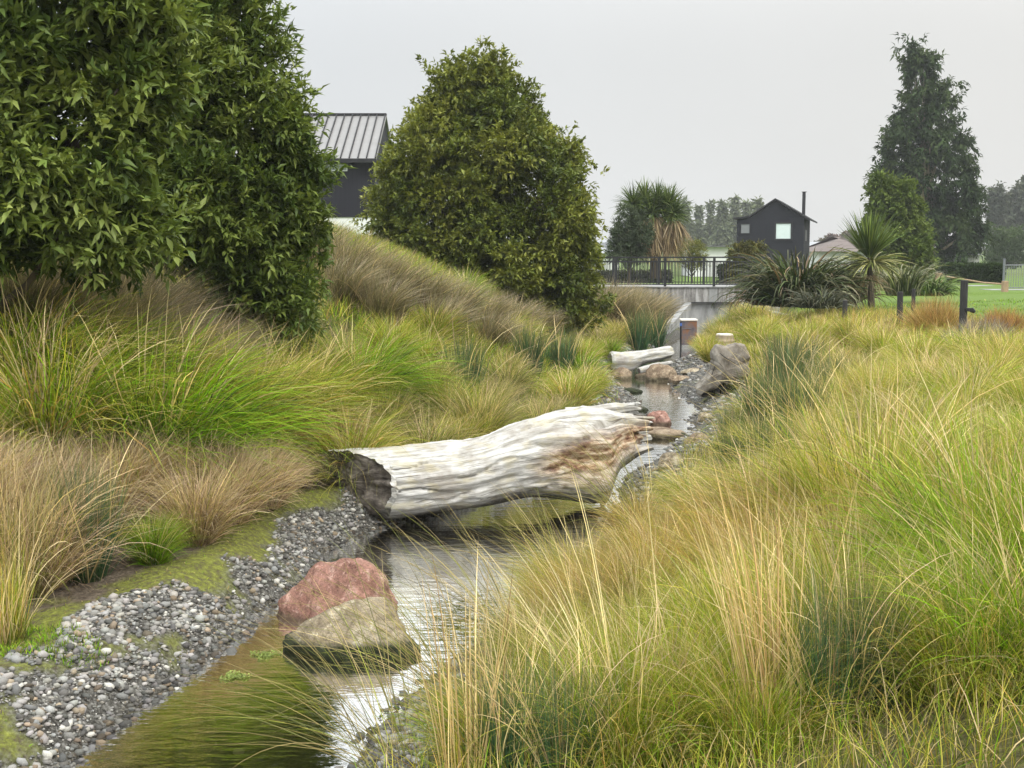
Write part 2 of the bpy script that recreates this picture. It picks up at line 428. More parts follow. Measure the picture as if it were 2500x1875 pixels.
# ------------------------------------------------------------------ rocks
def rockmat(name, c1, c2, c3, moss=0, z0=0.):
    m = newmat(name); t = NT(m); p = t.obj()
    n1 = t.noise(p, 3.2, 6, .65); n2 = t.noise(p, 28, 6, .7); n3 = t.n('TexVoronoi', {'Vector': p, 'Scale': 60.0}).outputs['Distance']
    c = t.ramp(n1, [(.32, c1), (.52, c2), (.7, c3)])
    c = t.mix(.8, c, t.ramp(n2, [(.3, (.40, .38, .36)), (.52, (.95, .95, .95)), (.72, (1.35, 1.3, 1.25))]), 'MULTIPLY')
    wv = t.n('TexWave', {'Vector': p, 'Scale': 1.1, 'Distortion': 9.0, 'Detail': 4.0, 'Detail Scale': 2.0}).outputs[1]
    vein = t.ramp(wv, [(0, (.55, .5, .48)), (.05, (1, 1, 1))])
    c = t.mix(.6, c, vein, 'MULTIPLY')
    lich = t.n('MapRange', {0: t.noise(p, 13, 5, .75), 1: .57, 2: .64, 3: 0, 4: .55}).outputs[0]
    c = t.mix(lich, c, (c3[0] * 1.25, c3[1] * 1.3, c3[2] * 1.3, 1))
    fine = t.noise(p, 95, 3, .7); c = t.mix(.7, c, t.ramp(fine, [(.35, (.55, .53, .5)), (.5, (1, 1, 1)), (.68, (1.3, 1.28, 1.25))]), 'MULTIPLY')
    if moss:
        z = t.n('SeparateXYZ', {0: t.pos()}).outputs[2]
        zz = t.n('Math', {0: z, 1: t.n('Math', {0: n2, 1: .09}, operation='MULTIPLY').outputs[0]}, operation='SUBTRACT').outputs[0]
        k = t.n('MapRange', {0: zz, 1: z0 + .02, 2: z0 - .02, 3: 0, 4: moss}).outputs[0]
        c = t.mix(k, c, t.ramp(n2, [(.35, (.010, .012, .005)), (.6, (.028, .036, .012)), (.8, (.10, .12, .04))]))
    h = t.n('Math', {0: n1, 1: t.n('Math', {0: n2, 1: .35}, operation='MULTIPLY').outputs[0]}, operation='ADD').outputs[0]
    t.out(t.bsdf(c, .85, h, 1.0, .06, .3)); return m
M_RED = rockmat('red_rock', (.20, .095, .07), (.33, .18, .14), (.45, .30, .25), .7, .0)
M_TAN = rockmat('tan_rock', (.15, .12, .08), (.30, .25, .17), (.46, .41, .31), 1, .055)
M_BROWNROCK = rockmat('brown_rock', (.13, .09, .06), (.24, .18, .12), (.38, .31, .22), .6, .03)
def rock(name, loc, size, mat, label, seed, planes=14, rz=0, group=None, tilt=0, pts=None):
    r = np.random.default_rng(seed); V, Fc = I5; V = V.copy()
    N = r.normal(size=(planes, 3)); N /= np.linalg.norm(N, axis=1)[:, None]; dd = r.uniform(.74, .98, planes)
    dot = V @ N.T; k = np.where(dot > .05, dd[None] / np.maximum(dot, .05), 9)
    k = -np.log(np.exp(-k * 14).sum(1) + np.exp(-14 * 1.15)) / 14          # smooth minimum: soft facets
    V = V * np.clip(k, .4, 1.2)[:, None]
    V = V * (1 + .08 * fbm(V * 2.2 + seed, 4) + .035 * fbm(V * 7 + seed, 4))[:, None]
    V = V * np.array(size)
    if pts is not None: V = pts(V)
    c, s = math.cos(tilt), math.sin(tilt); V = np.stack([V[:, 0] * c + V[:, 2] * s, V[:, 1], -V[:, 0] * s + V[:, 2] * c], -1)
    V = rotz(V, rz)
    o = obj(name, mesh_np(name, V, [Fc], mat, smooth=True), loc=loc)
    return tag(o, label, 'rock', group)
def pred(V):   # saddle in the crest, long right shoulder
    x, y, z = V.T; z = z * np.where(z > 0, 1 - .42 * sm(.1, .5, x) - .10 * np.exp(-((x + .13) / .06) ** 2) - .25 * sm(-.2, -.45, x), 1)
    return np.stack([x, y, z], -1)
rock('boulder', at(850, 1470, 8.7)[:2].tolist() + [.02], (.46, .34, .36), M_RED, 'pinkish red boulder, rounded, behind the tan one at the stream edge', 21, 12, rz=.1, pts=pred)
def ptan(V):
    x, y, z = V.T; z = z * np.where(z > 0, .52 + .42 * sm(-.4, .18, x) - .35 * sm(.22, .44, x), 1); return np.stack([x, y, z], -1)
rock('boulder', at(868, 1560, 7.95)[:2].tolist() + [.05], (.44, .29, .30), M_TAN, 'buff lichen-speckled boulder with a dark mossy waterline, in front of the red one', 8, 12, rz=-.05, pts=ptan)
for (u, v, wd, hh, dp, mat, lab, sd_) in [
    (1515, 925, 62, .22, .25, M_BROWNROCK, 'rounded tan rock just below the far driftwood log, left of its neighbour', 3),
    (1610, 938, 74, .26, .28, M_BROWNROCK, 'brown two-humped rock standing at the head of the far pool', 5),
    (1575, 950, 44, .08, .2, M_BROWNROCK, 'low flat brown rock at the left rim of the far pool', 9),
    (1610, 1050, 60, .16, .3, M_RED, 'reddish rock against the broken right end of the big log', 12),
    (1665, 1066, 38, .07, .12, M_TAN, 'small pale cream stone on the gravel right of the big log', 14),
    (1640, 900, 50, .07, .2, M_TAN, 'flat pale stone on the gravel right of the far driftwood log', 17),
    (1600, 1090, 150, .10, .35, M_BROWNROCK, 'wide flat brown slab of rock behind the right end of the big log', 23),
    (1540, 955, 50, .07, .18, M_TAN, 'flat pale rock on the grassy left rim of the far pool', 31),
    (1660, 925, 46, .09, .2, M_BROWNROCK, 'small brown rock right of the two-humped one', 33),
    (1690, 905, 60, .07, .25, M_TAN, 'flat stone in the riffle above the far pool', 35),
    (1560, 1000, 44, .07, .2, M_TAN, 'low pale rock at the lower left of the far pool', 37),
    (1700, 1075, 56, .10, .22, M_BROWNROCK, 'brown rock at the right rim of the stream behind the big log', 39),
    (1640, 1130, 70, .10, .25, M_TAN, 'pale flat rock on gravel just right of the broken log end', 41),
    (1720, 1020, 40, .08, .2, M_TAN, 'low grey stone in the gravel below the upright stump', 27)]:
    p = gp(u, v + 4); r_ = wd * p[1] / F / 2
    rock('rock', (p[0], p[1], max(p[2], 0) + hh * .15), (r_, dp if dp < r_ * 1.5 else r_, hh), mat, lab, sd_, 12)

# ------------------------------------------------------------------ driftwood logs
def woodmat(name, rot=True):
    m = newmat(name); t = NT(m)
    A = lambda n: t.n('Attribute', attribute_name=n).outputs['Fac']
    al, an = A('along'), A('around')
    g = t.n('CombineXYZ', {0: t.n('Math', {0: al, 1: 1.6}, operation='MULTIPLY').outputs[0], 1: t.n('Math', {0: an, 1: 14.}, operation='MULTIPLY').outputs[0], 2: 0.}).outputs[0]
    n1 = t.noise(g, 1.7, 7, .62); n2 = t.noise(g, 6, 6, .7); p = t.obj(); n3 = t.noise(p, 3.2, 6, .6); n4 = t.noise(p, 40, 4, .6)
    c = t.ramp(n1, [(.28, (.13, .12, .105)), (.39, (.36, .35, .32)), (.50, (.56, .555, .53)), (.72, (.76, .76, .745))])
    c = t.mix(t.n('MapRange', {0: n3, 1: .48, 2: .66, 3: 0, 4: .75}).outputs[0], c, (.30, .27, .23, 1))
    c = t.mix(t.n('MapRange', {0: n2, 1: .60, 2: .70, 3: 0, 4: .6}).outputs[0], c, (.24, .21, .18, 1))
    c = t.mix(t.n('MapRange', {0: t.noise(t.map(p, (1, 1, 2)), 5, 4), 1: .52, 2: .64, 3: 0, 4: .5}).outputs[0], c, (.48, .43, .27, 1))
    rotc = t.ramp(t.noise(t.map(p, (1.2, 1, 3)), 5, 8, .72), [(.30, (.05, .026, .018)), (.40, (.19, .095, .06)), (.48, (.40, .26, .16)), (.56, (.62, .50, .36)), (.7, (.58, .54, .48))])
    crk = t.noise(t.n('CombineXYZ', {0: t.n('Math', {0: al, 1: 1.1}, operation='MULTIPLY').outputs[0], 1: t.n('Math', {0: an, 1: 30.}, operation='MULTIPLY').outputs[0], 2: 4.}).outputs[0], 2.2, 3, .5)
    c = t.mix(t.n('MapRange', {0: crk, 1: .36, 2: .31, 3: 0, 4: .85}).outputs[0], c, (.07, .06, .05, 1))
    c = t.mix(A('rot'), c, rotc)
    c = t.mix(A('dirt'), c, t.ramp(n4, [(.3, (.02, .018, .014)), (.7, (.085, .075, .06))]))  # underside dirt, with shade below the logs painted into the same tone
    h = t.n('Math', {0: n1, 1: t.n('Math', {0: n2, 1: .5}, operation='MULTIPLY').outputs[0]}, operation='ADD').outputs[0]
    t.out(t.bsdf(c, .8, h, .9, .035, .25)); return m
def endmat():
    m = newmat('weathered_cut_end'); t = NT(m); p = t.obj()
    wv = t.n('TexWave', {'Vector': t.map(p, (1, 1, 1)), 'Scale': 7.0, 'Distortion': 5.0, 'Detail': 4.0, 'Detail Scale': 1.5}, bands_direction='Z').outputs[1]
    n = t.noise(p, 9, 6, .6); n2 = t.noise(t.map(p, (1, 1, 4)), 14, 6, .7)
    c = t.ramp(n, [(.30, (.05, .042, .036)), (.5, (.15, .13, .112)), (.70, (.28, .25, .215))])
    c = t.mix(.4, c, t.ramp(wv, [(0, (.45, .43, .42)), (1, (1.1, 1.1, 1.1))]), 'MULTIPLY')
    t.out(t.bsdf(c, .9, n2, .8, .03, .2)); return m
M_WOOD = woodmat('bleached_driftwood'); M_END = endmat()

def big_log():
    base = at(1200, 1240, 12)
    root = empty('driftwood_log', (base[0], base[1], .1), 'huge bleached white log lying across the stream, its right end split and rusty brown inside', 'log')
    # silhouette table: u, top v, bottom v, depth Y
    tab = np.array([(878, 1100, 1250, 11.75), (935, 1095, 1262, 11.80), (1000, 1090, 1256, 11.85), (1060, 1085, 1246, 11.9), (1130, 1078, 1235, 12.0), (1190, 1064, 1226, 12.1),
                    (1250, 1042, 1220, 12.2), (1300, 1028, 1218, 12.3), (1360, 1010, 1222, 12.4), (1420, 999, 1228, 12.5), (1486, 1000, 1230, 12.62), (1496, 1002, 1190, 12.65), (1508, 1006, 1150, 12.72), (1545, 1010, 1122, 12.85), (1588, 1014, 1104, 12.95)])
    n, m = 330, 140
    tt = np.linspace(0, 1, n); us = np.linspace(tab[0, 0], tab[-1, 0], n)
    top = np.interp(us, tab[:, 0], tab[:, 1]); bot = np.interp(us, tab[:, 0], tab[:, 2]); Y = np.interp(us, tab[:, 0], tab[:, 3])
    ker = np.ones(9) / 9; pad = lambda a: np.convolve(np.pad(a, 4, mode='edge'), ker, 'valid')
    top, bot = pad(top), pad(bot)
    ct = np.array([at(a, b, y) for a, b, y in zip(us, top, Y)]); cb = np.array([at(a, b, y) for a, b, y in zip(us, bot, Y)])
    cen = (ct + cb) / 2; rz_ = (ct[:, 2] - cb[:, 2]) / 2; ry_ = np.minimum(rz_ * 1.4, .48) * (1 - .25 * sm(.75, 1, tt))
    ang = np.linspace(0, 2 * np.pi, m, endpoint=False)
    T, A = np.meshgrid(tt, ang, indexing='ij'); ca, sa = np.cos(A), np.sin(A)    # sa=+1 top, ca=-1 towards camera
    P = np.stack([T * 2.6, ca * 1.0, sa * 1.0], -1).reshape(-1, 3)
    gr = fbm(np.stack([T.ravel() * 3.0, ca.ravel() * 3.4, sa.ravel() * 3.4], -1), 5).reshape(n, m)      # long grooves
    gf = -np.abs(fbm(np.stack([T.ravel() * 7.0, ca.ravel() * 9, sa.ravel() * 9], -1), 4)) * 1.4 + .5
    gf = gf.ravel().reshape(n, m)
    lump = fbm(np.stack([T.ravel() * 5, ca.ravel() * 1.2 + 5, sa.ravel() * 1.2], -1), 3).reshape(n, m)
    k = 1 + .075 * gr + .05 * gf + .11 * lump * np.sin(np.pi * T)
    # valley that runs from mid-log into the fork, facing the camera
    a0 = np.pi + .15 - .75 * (T - .5)                       # angle of the valley
    da = (A - a0 + np.pi) % (2 * np.pi) - np.pi
    rotm = np.exp(-(da / (.30 + .28 * sm(.55, .9, T))) ** 2) * sm(.55, .70, T)
    k -= .30 * rotm * sm(.5, .78, T)
    k += (.09 * fbm(P * 9, 4).reshape(n, m)) * rotm
    k -= .10 * np.exp(-(da / .13) ** 2) * sm(.15, .35, T) * (1 - sm(.5, .6, T))
    # splits along the upper right
    for aa, t0, t1, dp, wd in [(2.25, .78, 1.0, .55, .055), (2.62, .55, .95, .10, .03), (1.9, .2, .5, .06, .03), (3.5, .1, .45, .08, .035), (2.9, .3, .6, .10, .03), (3.25, .02, .35, .13, .022), (3.8, .3, .75, .10, .022), (2.45, .05, .3, .10, .02), (4.1, .05, .4, .09, .025), (2.1, .45, .8, .10, .02)]:
        d2 = (A + .12 * np.sin(T * 23 + aa * 3) - aa + np.pi) % (2 * np.pi) - np.pi
        k -= dp * np.exp(-(d2 / wd) ** 2) * sm(t0, t0 + .08, T) * (1 if t1 >= 1 else 1 - sm(t1 - .08, t1, T))
    X = cen[:, 0][:, None] + 0 * A; Yy = cen[:, 1][:, None] + ca * ry_[:, None] * k; Z = cen[:, 2][:, None] + sa * rz_[:, None] * k
    # slanting saw-cut at the left; ragged at the right
    X = X + (-.22 * ca * -1 * 0 - .24 * ca) * 0 - (.46 * (ca + .2)) * (1 - sm(0, .14, T)) + .03 * fbm(P * 6 + 3, 3).reshape(n, m) * (1 - sm(0, .05, T))
    X = X + sm(.93, 1, T) * (-.07 + .04 * np.sign(np.sin(A * 3.1 + 1)) + .09 * fbm(np.stack([0 * T.ravel(), ca.ravel() * 4, sa.ravel() * 4], -1), 3).reshape(n, m) + .0)
    V = np.stack([X, Yy, Z], -1).reshape(-1, 3) - np.array(root.location)
    i = np.arange(n - 1)[:, None] * m; j = np.arange(m)[None]; j2 = (j + 1) % m
    Fq = np.stack([i + j, i + m + j, i + m + j2, i + j2], -1).reshape(-1, 4)
    dirt = (sm(.45, .9, -sa + .25 * gr) * (1 - .6 * rotm)).ravel();  # dirt made darker and higher to paint the shade under the log
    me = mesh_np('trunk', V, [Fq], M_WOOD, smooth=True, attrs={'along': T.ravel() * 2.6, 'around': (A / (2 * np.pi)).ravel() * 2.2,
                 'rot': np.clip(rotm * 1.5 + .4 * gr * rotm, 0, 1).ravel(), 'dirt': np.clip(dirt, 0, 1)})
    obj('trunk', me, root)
    Vg = V.reshape(n, m, 3)
    def cap(ring, name, mat, push, seed, th):
        c = ring.mean(0); rr = np.linspace(1, 0, 26)[:-1]
        pts = np.concatenate([c + (ring - c) * r for r in rr] + [c[None]])
        dn = fbm(np.stack([pts[:, 1] * 7, pts[:, 2] * 7, 0 * pts[:, 0] + seed], -1), 4)
        ins = np.concatenate([np.full(m, min(1, (1 - r) * 6)) for r in rr] + [[1]])
        pts[:, 0] += ins * (push + th * dn)
        i = np.arange(24)[:, None] * m; F1 = np.stack([i + j, i + j2, i + m + j2, i + m + j], -1).reshape(-1, 4)
        L = 24 * m; F2 = np.stack([L + np.arange(m), L + (np.arange(m) + 1) % m, np.full(m, 25 * m)], -1)
        me = mesh_np(name, pts, [F1, F2], mat, smooth=True, attrs={'along': pts[:, 2] * 3, 'around': pts[:, 1], 'rot': np.full(len(pts), .75), 'dirt': np.full(len(pts), .1)})
        return obj(name, me, root)
    tag(cap(Vg[0], 'cut_end', M_END, .02, 3, .06), 'dark grey brown sawn end of the log')
    cap(Vg[-1], 'broken_end', M_WOOD, -.12, 8, .12)
    # upper prong beyond the notch
    a = at(1380, 1012, 12.62) - np.array(root.location); b = at(1558, 992, 12.95) - np.array(root.location)
    nn_, mm_ = 60, 28; t2 = np.linspace(0, 1, nn_); an2 = np.linspace(0, 2 * np.pi, mm_, endpoint=False); T2, A2 = np.meshgrid(t2, an2, indexing='ij')
    rr = .075 - .03 * T2 + .012 * fbm(np.stack([T2.ravel() * 3, np.cos(A2).ravel() * 3, np.sin(A2).ravel() * 3], -1), 4).reshape(nn_, mm_)
    rr = rr * np.where(T2 > .97, .65, 1)
    V2 = a + (b - a) * T2[..., None] + np.stack([(T2 > .95) * .05 * np.sin(A2 * 2), np.cos(A2) * rr * 1.4, np.sin(A2) * rr], -1)
    V2 = np.concatenate([V2.reshape(-1, 3), V2[-1].mean(0)[None]])
    i2 = np.arange(nn_ - 1)[:, None] * mm_; q2 = np.arange(mm_)[None]; q3 = (q2 + 1) % mm_
    F2 = np.stack([i2 + q2, i2 + mm_ + q2, i2 + mm_ + q3, i2 + q3], -1).reshape(-1, 4)
    L = (nn_ - 1) * mm_; F3 = np.stack([L + np.arange(mm_), L + (np.arange(mm_) + 1) % mm_, np.full(mm_, nn_ * mm_)], -1)
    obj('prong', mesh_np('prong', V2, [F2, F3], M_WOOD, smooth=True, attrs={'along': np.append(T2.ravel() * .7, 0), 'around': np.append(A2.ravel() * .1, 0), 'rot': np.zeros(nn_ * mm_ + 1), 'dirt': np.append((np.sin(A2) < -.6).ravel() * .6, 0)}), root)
big_log()

def small_log(name, pts, rad, label, seed, dirt_shade0=.1, endlab=None):
    """bent log along world points, with grooves"""
    pts = np.array(pts, float); n, m = 90, 48
    tt = np.linspace(0, 1, n); kx = np.linspace(0, 1, len(pts))
    c = np.stack([np.interp(tt, kx, pts[:, a]) for a in range(3)], -1); r = np.interp(tt, kx, rad)
    ker = np.ones(9) / 9; c = np.stack([np.convolve(np.pad(c[:, a], 4, mode='reflect', reflect_type='odd'), ker, 'valid') for a in range(3)], -1)
    tn = np.gradient(c, axis=0); tn /= np.linalg.norm(tn, axis=1)[:, None]
    s = np.cross(tn, [0, 0, 1.]); s /= np.linalg.norm(s, axis=1)[:, None]; up = np.cross(s, tn)
    A = np.linspace(0, 2 * np.pi, m, endpoint=False); T, A2 = np.meshgrid(tt, A, indexing='ij')
    q = np.stack([T.ravel() * 3 + seed, np.cos(A2).ravel() * 2.5, np.sin(A2).ravel() * 2.5], -1)
    k = (1 + .16 * fbm(q, 5)).reshape(n, m) * np.where((T > .985) | (T < .012), .8, 1)
    V = c[:, None] + (s[:, None] * np.cos(A2)[..., None] + up[:, None] * np.sin(A2)[..., None]) * (r[:, None] * k)[..., None]
    o3 = np.array([c[:, 0].mean(), c[:, 1].mean(), c[:, 2].min() - r.mean()])
    root = empty(name, o3, label, 'log')
    V = V.reshape(-1, 3) - o3
    j = np.arange(m)[None]; j2 = (j + 1) % m; i = np.arange(n - 1)[:, None] * m
    Fq = np.stack([i + j, i + m + j, i + m + j2, i + j2], -1).reshape(-1, 4)
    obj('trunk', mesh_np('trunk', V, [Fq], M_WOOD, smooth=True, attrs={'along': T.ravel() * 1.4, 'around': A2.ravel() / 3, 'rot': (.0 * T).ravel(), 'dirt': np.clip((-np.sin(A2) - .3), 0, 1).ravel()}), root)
    for idx in (0, n - 1):
        ring = V.reshape(n, m, 3)[idx]; cc = ring.mean(0); P = np.concatenate([ring, cc + (ring - cc) * .5, cc[None]])
        F1 = np.stack([np.arange(m), (np.arange(m) + 1) % m, (np.arange(m) + 1) % m + m, np.arange(m) + m], -1)
        F2 = np.stack([np.arange(m) + m, (np.arange(m) + 1) % m + m, np.full(m, 2 * m)], -1)
        obj('cut_end', mesh_np('cut_end', P, [F1, F2], M_END), root)
    return root
P_ = lambda u, v, Y: at(u, v, Y)
small_log('driftwood_log', [P_(1488, 882, 26), P_(1530, 882, 26.1), P_(1565, 873, 26.3), P_(1600, 866, 26.5), P_(1638, 858, 26.8)], [.21, .2, .15, .15, .12],
          'smaller bleached driftwood log upstream, dark sawn end at its left', 3)
small_log('driftwood_branch', [P_(1560, 905, 25.6), P_(1600, 893, 25.8), P_(1640, 885, 26.1)], [.07, .06, .04],
          'pale thin driftwood branch lying on gravel just below the far log', 7)

# upright stump slab at the right edge of the stream
def stump():
    b = gp(1775, 962); Y = b[1]
    root = empty('tree_stump', b, 'grey flat-faced upturned stump beside the far pool, dark and hollow underneath', 'stump')
    out_ = [(1700, 948), (1722, 925), (1738, 905), (1742, 880), (1738, 860), (1752, 842), (1775, 846), (1800, 838), (1818, 842), (1832, 868), (1828, 895), (1832, 915), (1812, 930), (1800, 924), (1780, 938), (1760, 934), (1745, 952), (1722, 958), (1705, 968)]
    poly = [at(u, v, Y) for u, v in out_]
    # densify outline and build a thick slab with rings
    P = np.array(poly)[:, [0, 2]]; N = 220
    cum = np.concatenate([[0], np.cumsum(np.linalg.norm(np.diff(np.vstack([P, P[:1]]), axis=0), axis=1))])
    s = np.linspace(0, cum[-1], N, endpoint=False); PP = np.vstack([P, P[:1]])
    ring = np.stack([np.interp(s, cum, PP[:, 0]), np.interp(s, cum, PP[:, 1])], -1)
    ring += .008 * np.stack([vnoise(np.stack([s * 40, s * 0, s * 0], -1)), vnoise(np.stack([s * 40, s * 0 + 5, s * 0], -1))], -1)
    c = ring.mean(0); prof = [(0.0, -.10), (.35, -.10), (.7, -.09), (.93, -.07), (1.0, 0), (1.0, .2), (.93, .36), (.5, .42), (0.01, .42)]
    V = []; 
    for k, dy in prof:
        q = c + (ring - c) * max(k, .01); nz = fbm(np.stack([q[:, 0] * 8, q[:, 1] * 8, 0 * s + dy], -1), 4)
        V.append(np.stack([q[:, 0], Y + dy + .03 * nz, q[:, 1]], -1))
    V = np.concatenate(V) - b
    j = np.arange(N)[None]; i = np.arange(len(prof) - 1)[:, None] * N; j2 = (j + 1) % N
    Fq = np.stack([i + j, i + j2, i + N + j2, i + N + j], -1).reshape(-1, 4)
    m = newmat('grey_stump_wood'); t = NT(m); p = t.obj()
    n1 = t.noise(p, 5, 6, .6); n2 = t.noise(t.map(p, (4, 1, 1)), 16, 5, .7)
    c_ = t.ramp(n1, [(.3, (.10, .085, .065)), (.5, (.23, .205, .17)), (.7, (.37, .35, .31))])
    t.out(t.bsdf(t.mix(.3, c_, t.ramp(n2, [(.3, (.4, .38, .35)), (.7, (1, 1, 1))]), 'MULTIPLY'), .9, n2, .7, .02, .2))
    obj('stump_wood', mesh_np('stump_wood', V, [Fq], m, smooth=True), root)
    r2 = MB()
    for k in range(16):
        u = 1735 + k * 6.4; p0 = at(u, 932 + random.uniform(-6, 8), Y + .05 + random.random() * .2); p1 = p0 + np.array([random.uniform(-.05, .05), random.uniform(-.1, .1), -.30 - .08 * random.random()])
        r2.tube([p0, (p0 + p1) / 2 + np.array([.01, 0, 0]), p1], [.03, .024, .01], 6)
    for a, bb in [((1712, 962), (1830, 950))]:
        r2.tube([at(*a, Y + .1), at(*bb, Y + .2)], [.05, .05], 8)
    o = r2.build('dark_gap', M_BLACKPOST, root)  # black tubes stand in for the dark gap beneath the stump
    # crack and side splinters
    r3 = MB(); r3.tube([at(1757, 862, Y - .13), at(1775, 876, Y - .14), at(1795, 888, Y - .14)], [.006, .009, .004], 5)
    r3.tube([at(1738, 915, Y - .12), at(1746, 893, Y - .13)], [.008, .004], 5); r3.build('bark_strip', M_BLACKPOST, root)
stump()
def stub(u0, u1, v0, v1, Y, mat, label, capm, name='tree_stump'):
    b = at((u0 + u1) / 2, v1, Y); root = empty(name, b, label, 'stump')
    c = MB(); t_ = at((u0 + u1) / 2, v0, Y); r = (u1 - u0) * Y / F / 2; n = 16
    pts = [b + (t_ - b) * k for k in np.linspace(0, 1, 7)]; c.tube([p for p in pts], [r * (1.25 - .25 * k) * (1 + .06 * random.random()) for k in np.linspace(0, 1, 7)], n); c.build('stump_wood', mat, root)
    d = MB(); d.tube([t_ + np.array([0, 0, .002]), t_ + np.array([0, 0, .03])], [r * .98, r * .95], n); d.build('sawn_top', capm, root)
M_TANWOOD = simple('tan_wood', (.33, .26, .18), .85, 12, .35, .5, stretch=(1, 1, .3))
stub(1748, 1790, 818, 846, 29, M_TANWOOD, 'short tan stump with pale sawn top, standing above the upturned stump', M_WHITEWOOD)
# rusty weir box
def weir():
    Y = 34; b = at(1684, 842, Y); root = empty('weir_box', b, 'rust-stained metal box with a pale lid in front of the culvert', 'gauge box')
    m = newmat('rusty_steel'); t = NT(m); p = t.obj(); n = t.noise(p, 5, 6, .7)
    t.out(t.bsdf(t.ramp(n, [(.35, (.09, .08, .10)), (.5, (.16, .12, .11)), (.58, (.22, .10, .05)), (.7, (.30, .16, .08))]), .8, n, .5, .02))
    a0, a1 = at(1664, 842, Y), at(1702, 784, Y); k = MB(); k.box(a0[0], a1[0], Y, Y + .4, a0[2], a1[2]); k.build('casing', m, root, bevel=.01)
    k = MB(); k.box(a0[0] - .02, a1[0] + .02, Y - .02, Y + .43, a1[2] + .002, a1[2] + .05); k.build('lid', M_WHITEWOOD, root, bevel=.01)
    k = MB(); z = at(1684, 803, Y)[2]; k.box(a0[0] + .02, a1[0] - .15, Y - .012, Y - .002, z, z + .02); k.build('handle', M_GREYMETAL, root)
    q = empty('marker_post', at(1662, 862, 33.6), 'thin dark steel stake beside the rusty box in the stream', 'stake')
    k = MB(); k.tube([at(1662, 864, 33.6), at(1662, 785, 33.6)], [.022, .022], 8); k.build('stake', M_BLACKMETAL, q)
    k = MB(); k.box(*(lambda c: (c[0] - .03, c[0] + .03, 33.56, 33.575, c[2] - .04, c[2] + .04))(at(1662, 792, 33.6))); k.build('tag_plate', simple('blue_plate', (.05, .12, .4), .5), q)
weir()

# ------------------------------------------------------------------ bridge and culvert
def bridge():
    Y0 = 45.0; P = at(1645, 840, Y0); root = empty('footbridge', (P[0], Y0, 0), 'concrete bridge over the stream with black steel bar railings', 'bridge')
    xl, xr = at(1380, 700, Y0)[0], at(1905, 700, Y0)[0]; zt = at(1600, 702, Y0)[2]; zb = at(1700, 738, Y0)[2]
    ox0, ox1 = at(1688, 738, Y0)[0], at(1806, 738, Y0)[0]
    k = MB(); k.box(xl, xr, Y0, Y0 + 4.2, zb, zt); k.build('deck_beam', M_CONC, root, bevel=.01)
    k = MB(); k.box(xl - .05, xr + .05, Y0 - .06, Y0 + 4.26, zt + .003, zt + .035); k.build('coping', M_CONC2, root, bevel=.005)
    k = MB(); k.box(xl, ox0, Y0 + .003, Y0 + 4, -.5, zb - .003); k.build('abutment', M_CONC, root)
    k = MB(); k.box(ox1, xr, Y0 + .003, Y0 + 4, -.5, zb - .003); k.build('abutment', M_CONC, root)
    k = MB(); k.box(ox0 + .003, ox1 - .003, Y0 + .12, Y0 + .4, -.4, zb - .003); k.build('inner_wall', M_CONC2, root)
    k = MB(); xs = at(1742, 720, Y0)[0]; k.box(xs - .16, xs + .13, Y0 - .012, Y0 - .002, zb + .01, zt - .01); k.build('patch', M_CONC2, root)
    k = MB(); k.box(ox0 - .05, ox1 + .05, Y0 - .03, Y0 - .002, zb - .03, zb + .012); k.build('lintel_strip', M_BLACKPOST, root)
    # wing walls, flared towards the viewer
    for (A, B, za, zc, th, nm) in [((ox0, Y0 - .01), (at(1628, 806, 37)[0], 37), zb, .33, .22, 'wing_wall'), ((ox1, Y0 - .01), (ox1 + 1.3, 40), zb - .05, .45, .22, 'wing_wall')]:
        A = np.array(A); B = np.array(B); d = (B - A) / np.linalg.norm(B - A); nrm = np.array([-d[1], d[0]]) * th * (1 if nm else 1)
        if A[0] > 7: nrm = -nrm
        a2, b2 = A - nrm, B - nrm
        V = [(A[0], A[1], -.5), (B[0], B[1], -.5), (b2[0], b2[1], -.5), (a2[0], a2[1], -.5), (A[0], A[1], za), (B[0], B[1], zc), (b2[0], b2[1], zc), (a2[0], a2[1], za)]
        k = MB(); k.add(V, [(0,3,2,1),(4,5,6,7),(0,1,5,4),(1,2,6,5),(2,3,7,6),(3,0,4,7)]); k.build(nm, M_CONC2, root, bevel=.01)
    # railings: front and back
    ztop = at(1600, 627, Y0)[2]; zr = [ztop, ztop - .2]
    for yy, first in ((Y0 + .12, True), (Y0 + 4.0, False)):
        rl = empty('railing_frame', (0, 0, 0), None, None); rl.parent = root; rl.location = -root.location; del_ = rl
        k = MB(); k.box(xl, xr, yy - .035, yy + .035, ztop - .045, ztop); k.box(xl, xr, yy - .02, yy + .02, ztop - .20, ztop - .165); k.box(xl, xr, yy - .02, yy + .02, zt + .09, zt + .125)
        o = k.build('rail', M_BLACKMETAL, root)
        bpy.data.objects.remove(rl)
        k0 = 1625 if first else 1640
        xp = at(k0, 650, Y0)[0]; step = at(1745, 650, Y0)[0] - at(1625, 650, Y0)[0]
        for i in range(-2, 3):
            x = xp + i * step
            if x < xl + .05 or x > xr - .05: continue
            k = MB(); k.box(x - .045, x + .045, yy - .04, yy + .04, zt + .036, ztop - .047); k.build('post', M_BLACKMETAL, root)
        x = xl + .1; i = 0
        k = MB()
        while x < xr - .05:
            k.box(x - .012, x + .012, yy - .012, yy + .012, zt + .126, ztop - .201); x += .115
        k.build('bars', M_BLACKMETAL, root)
bridge()

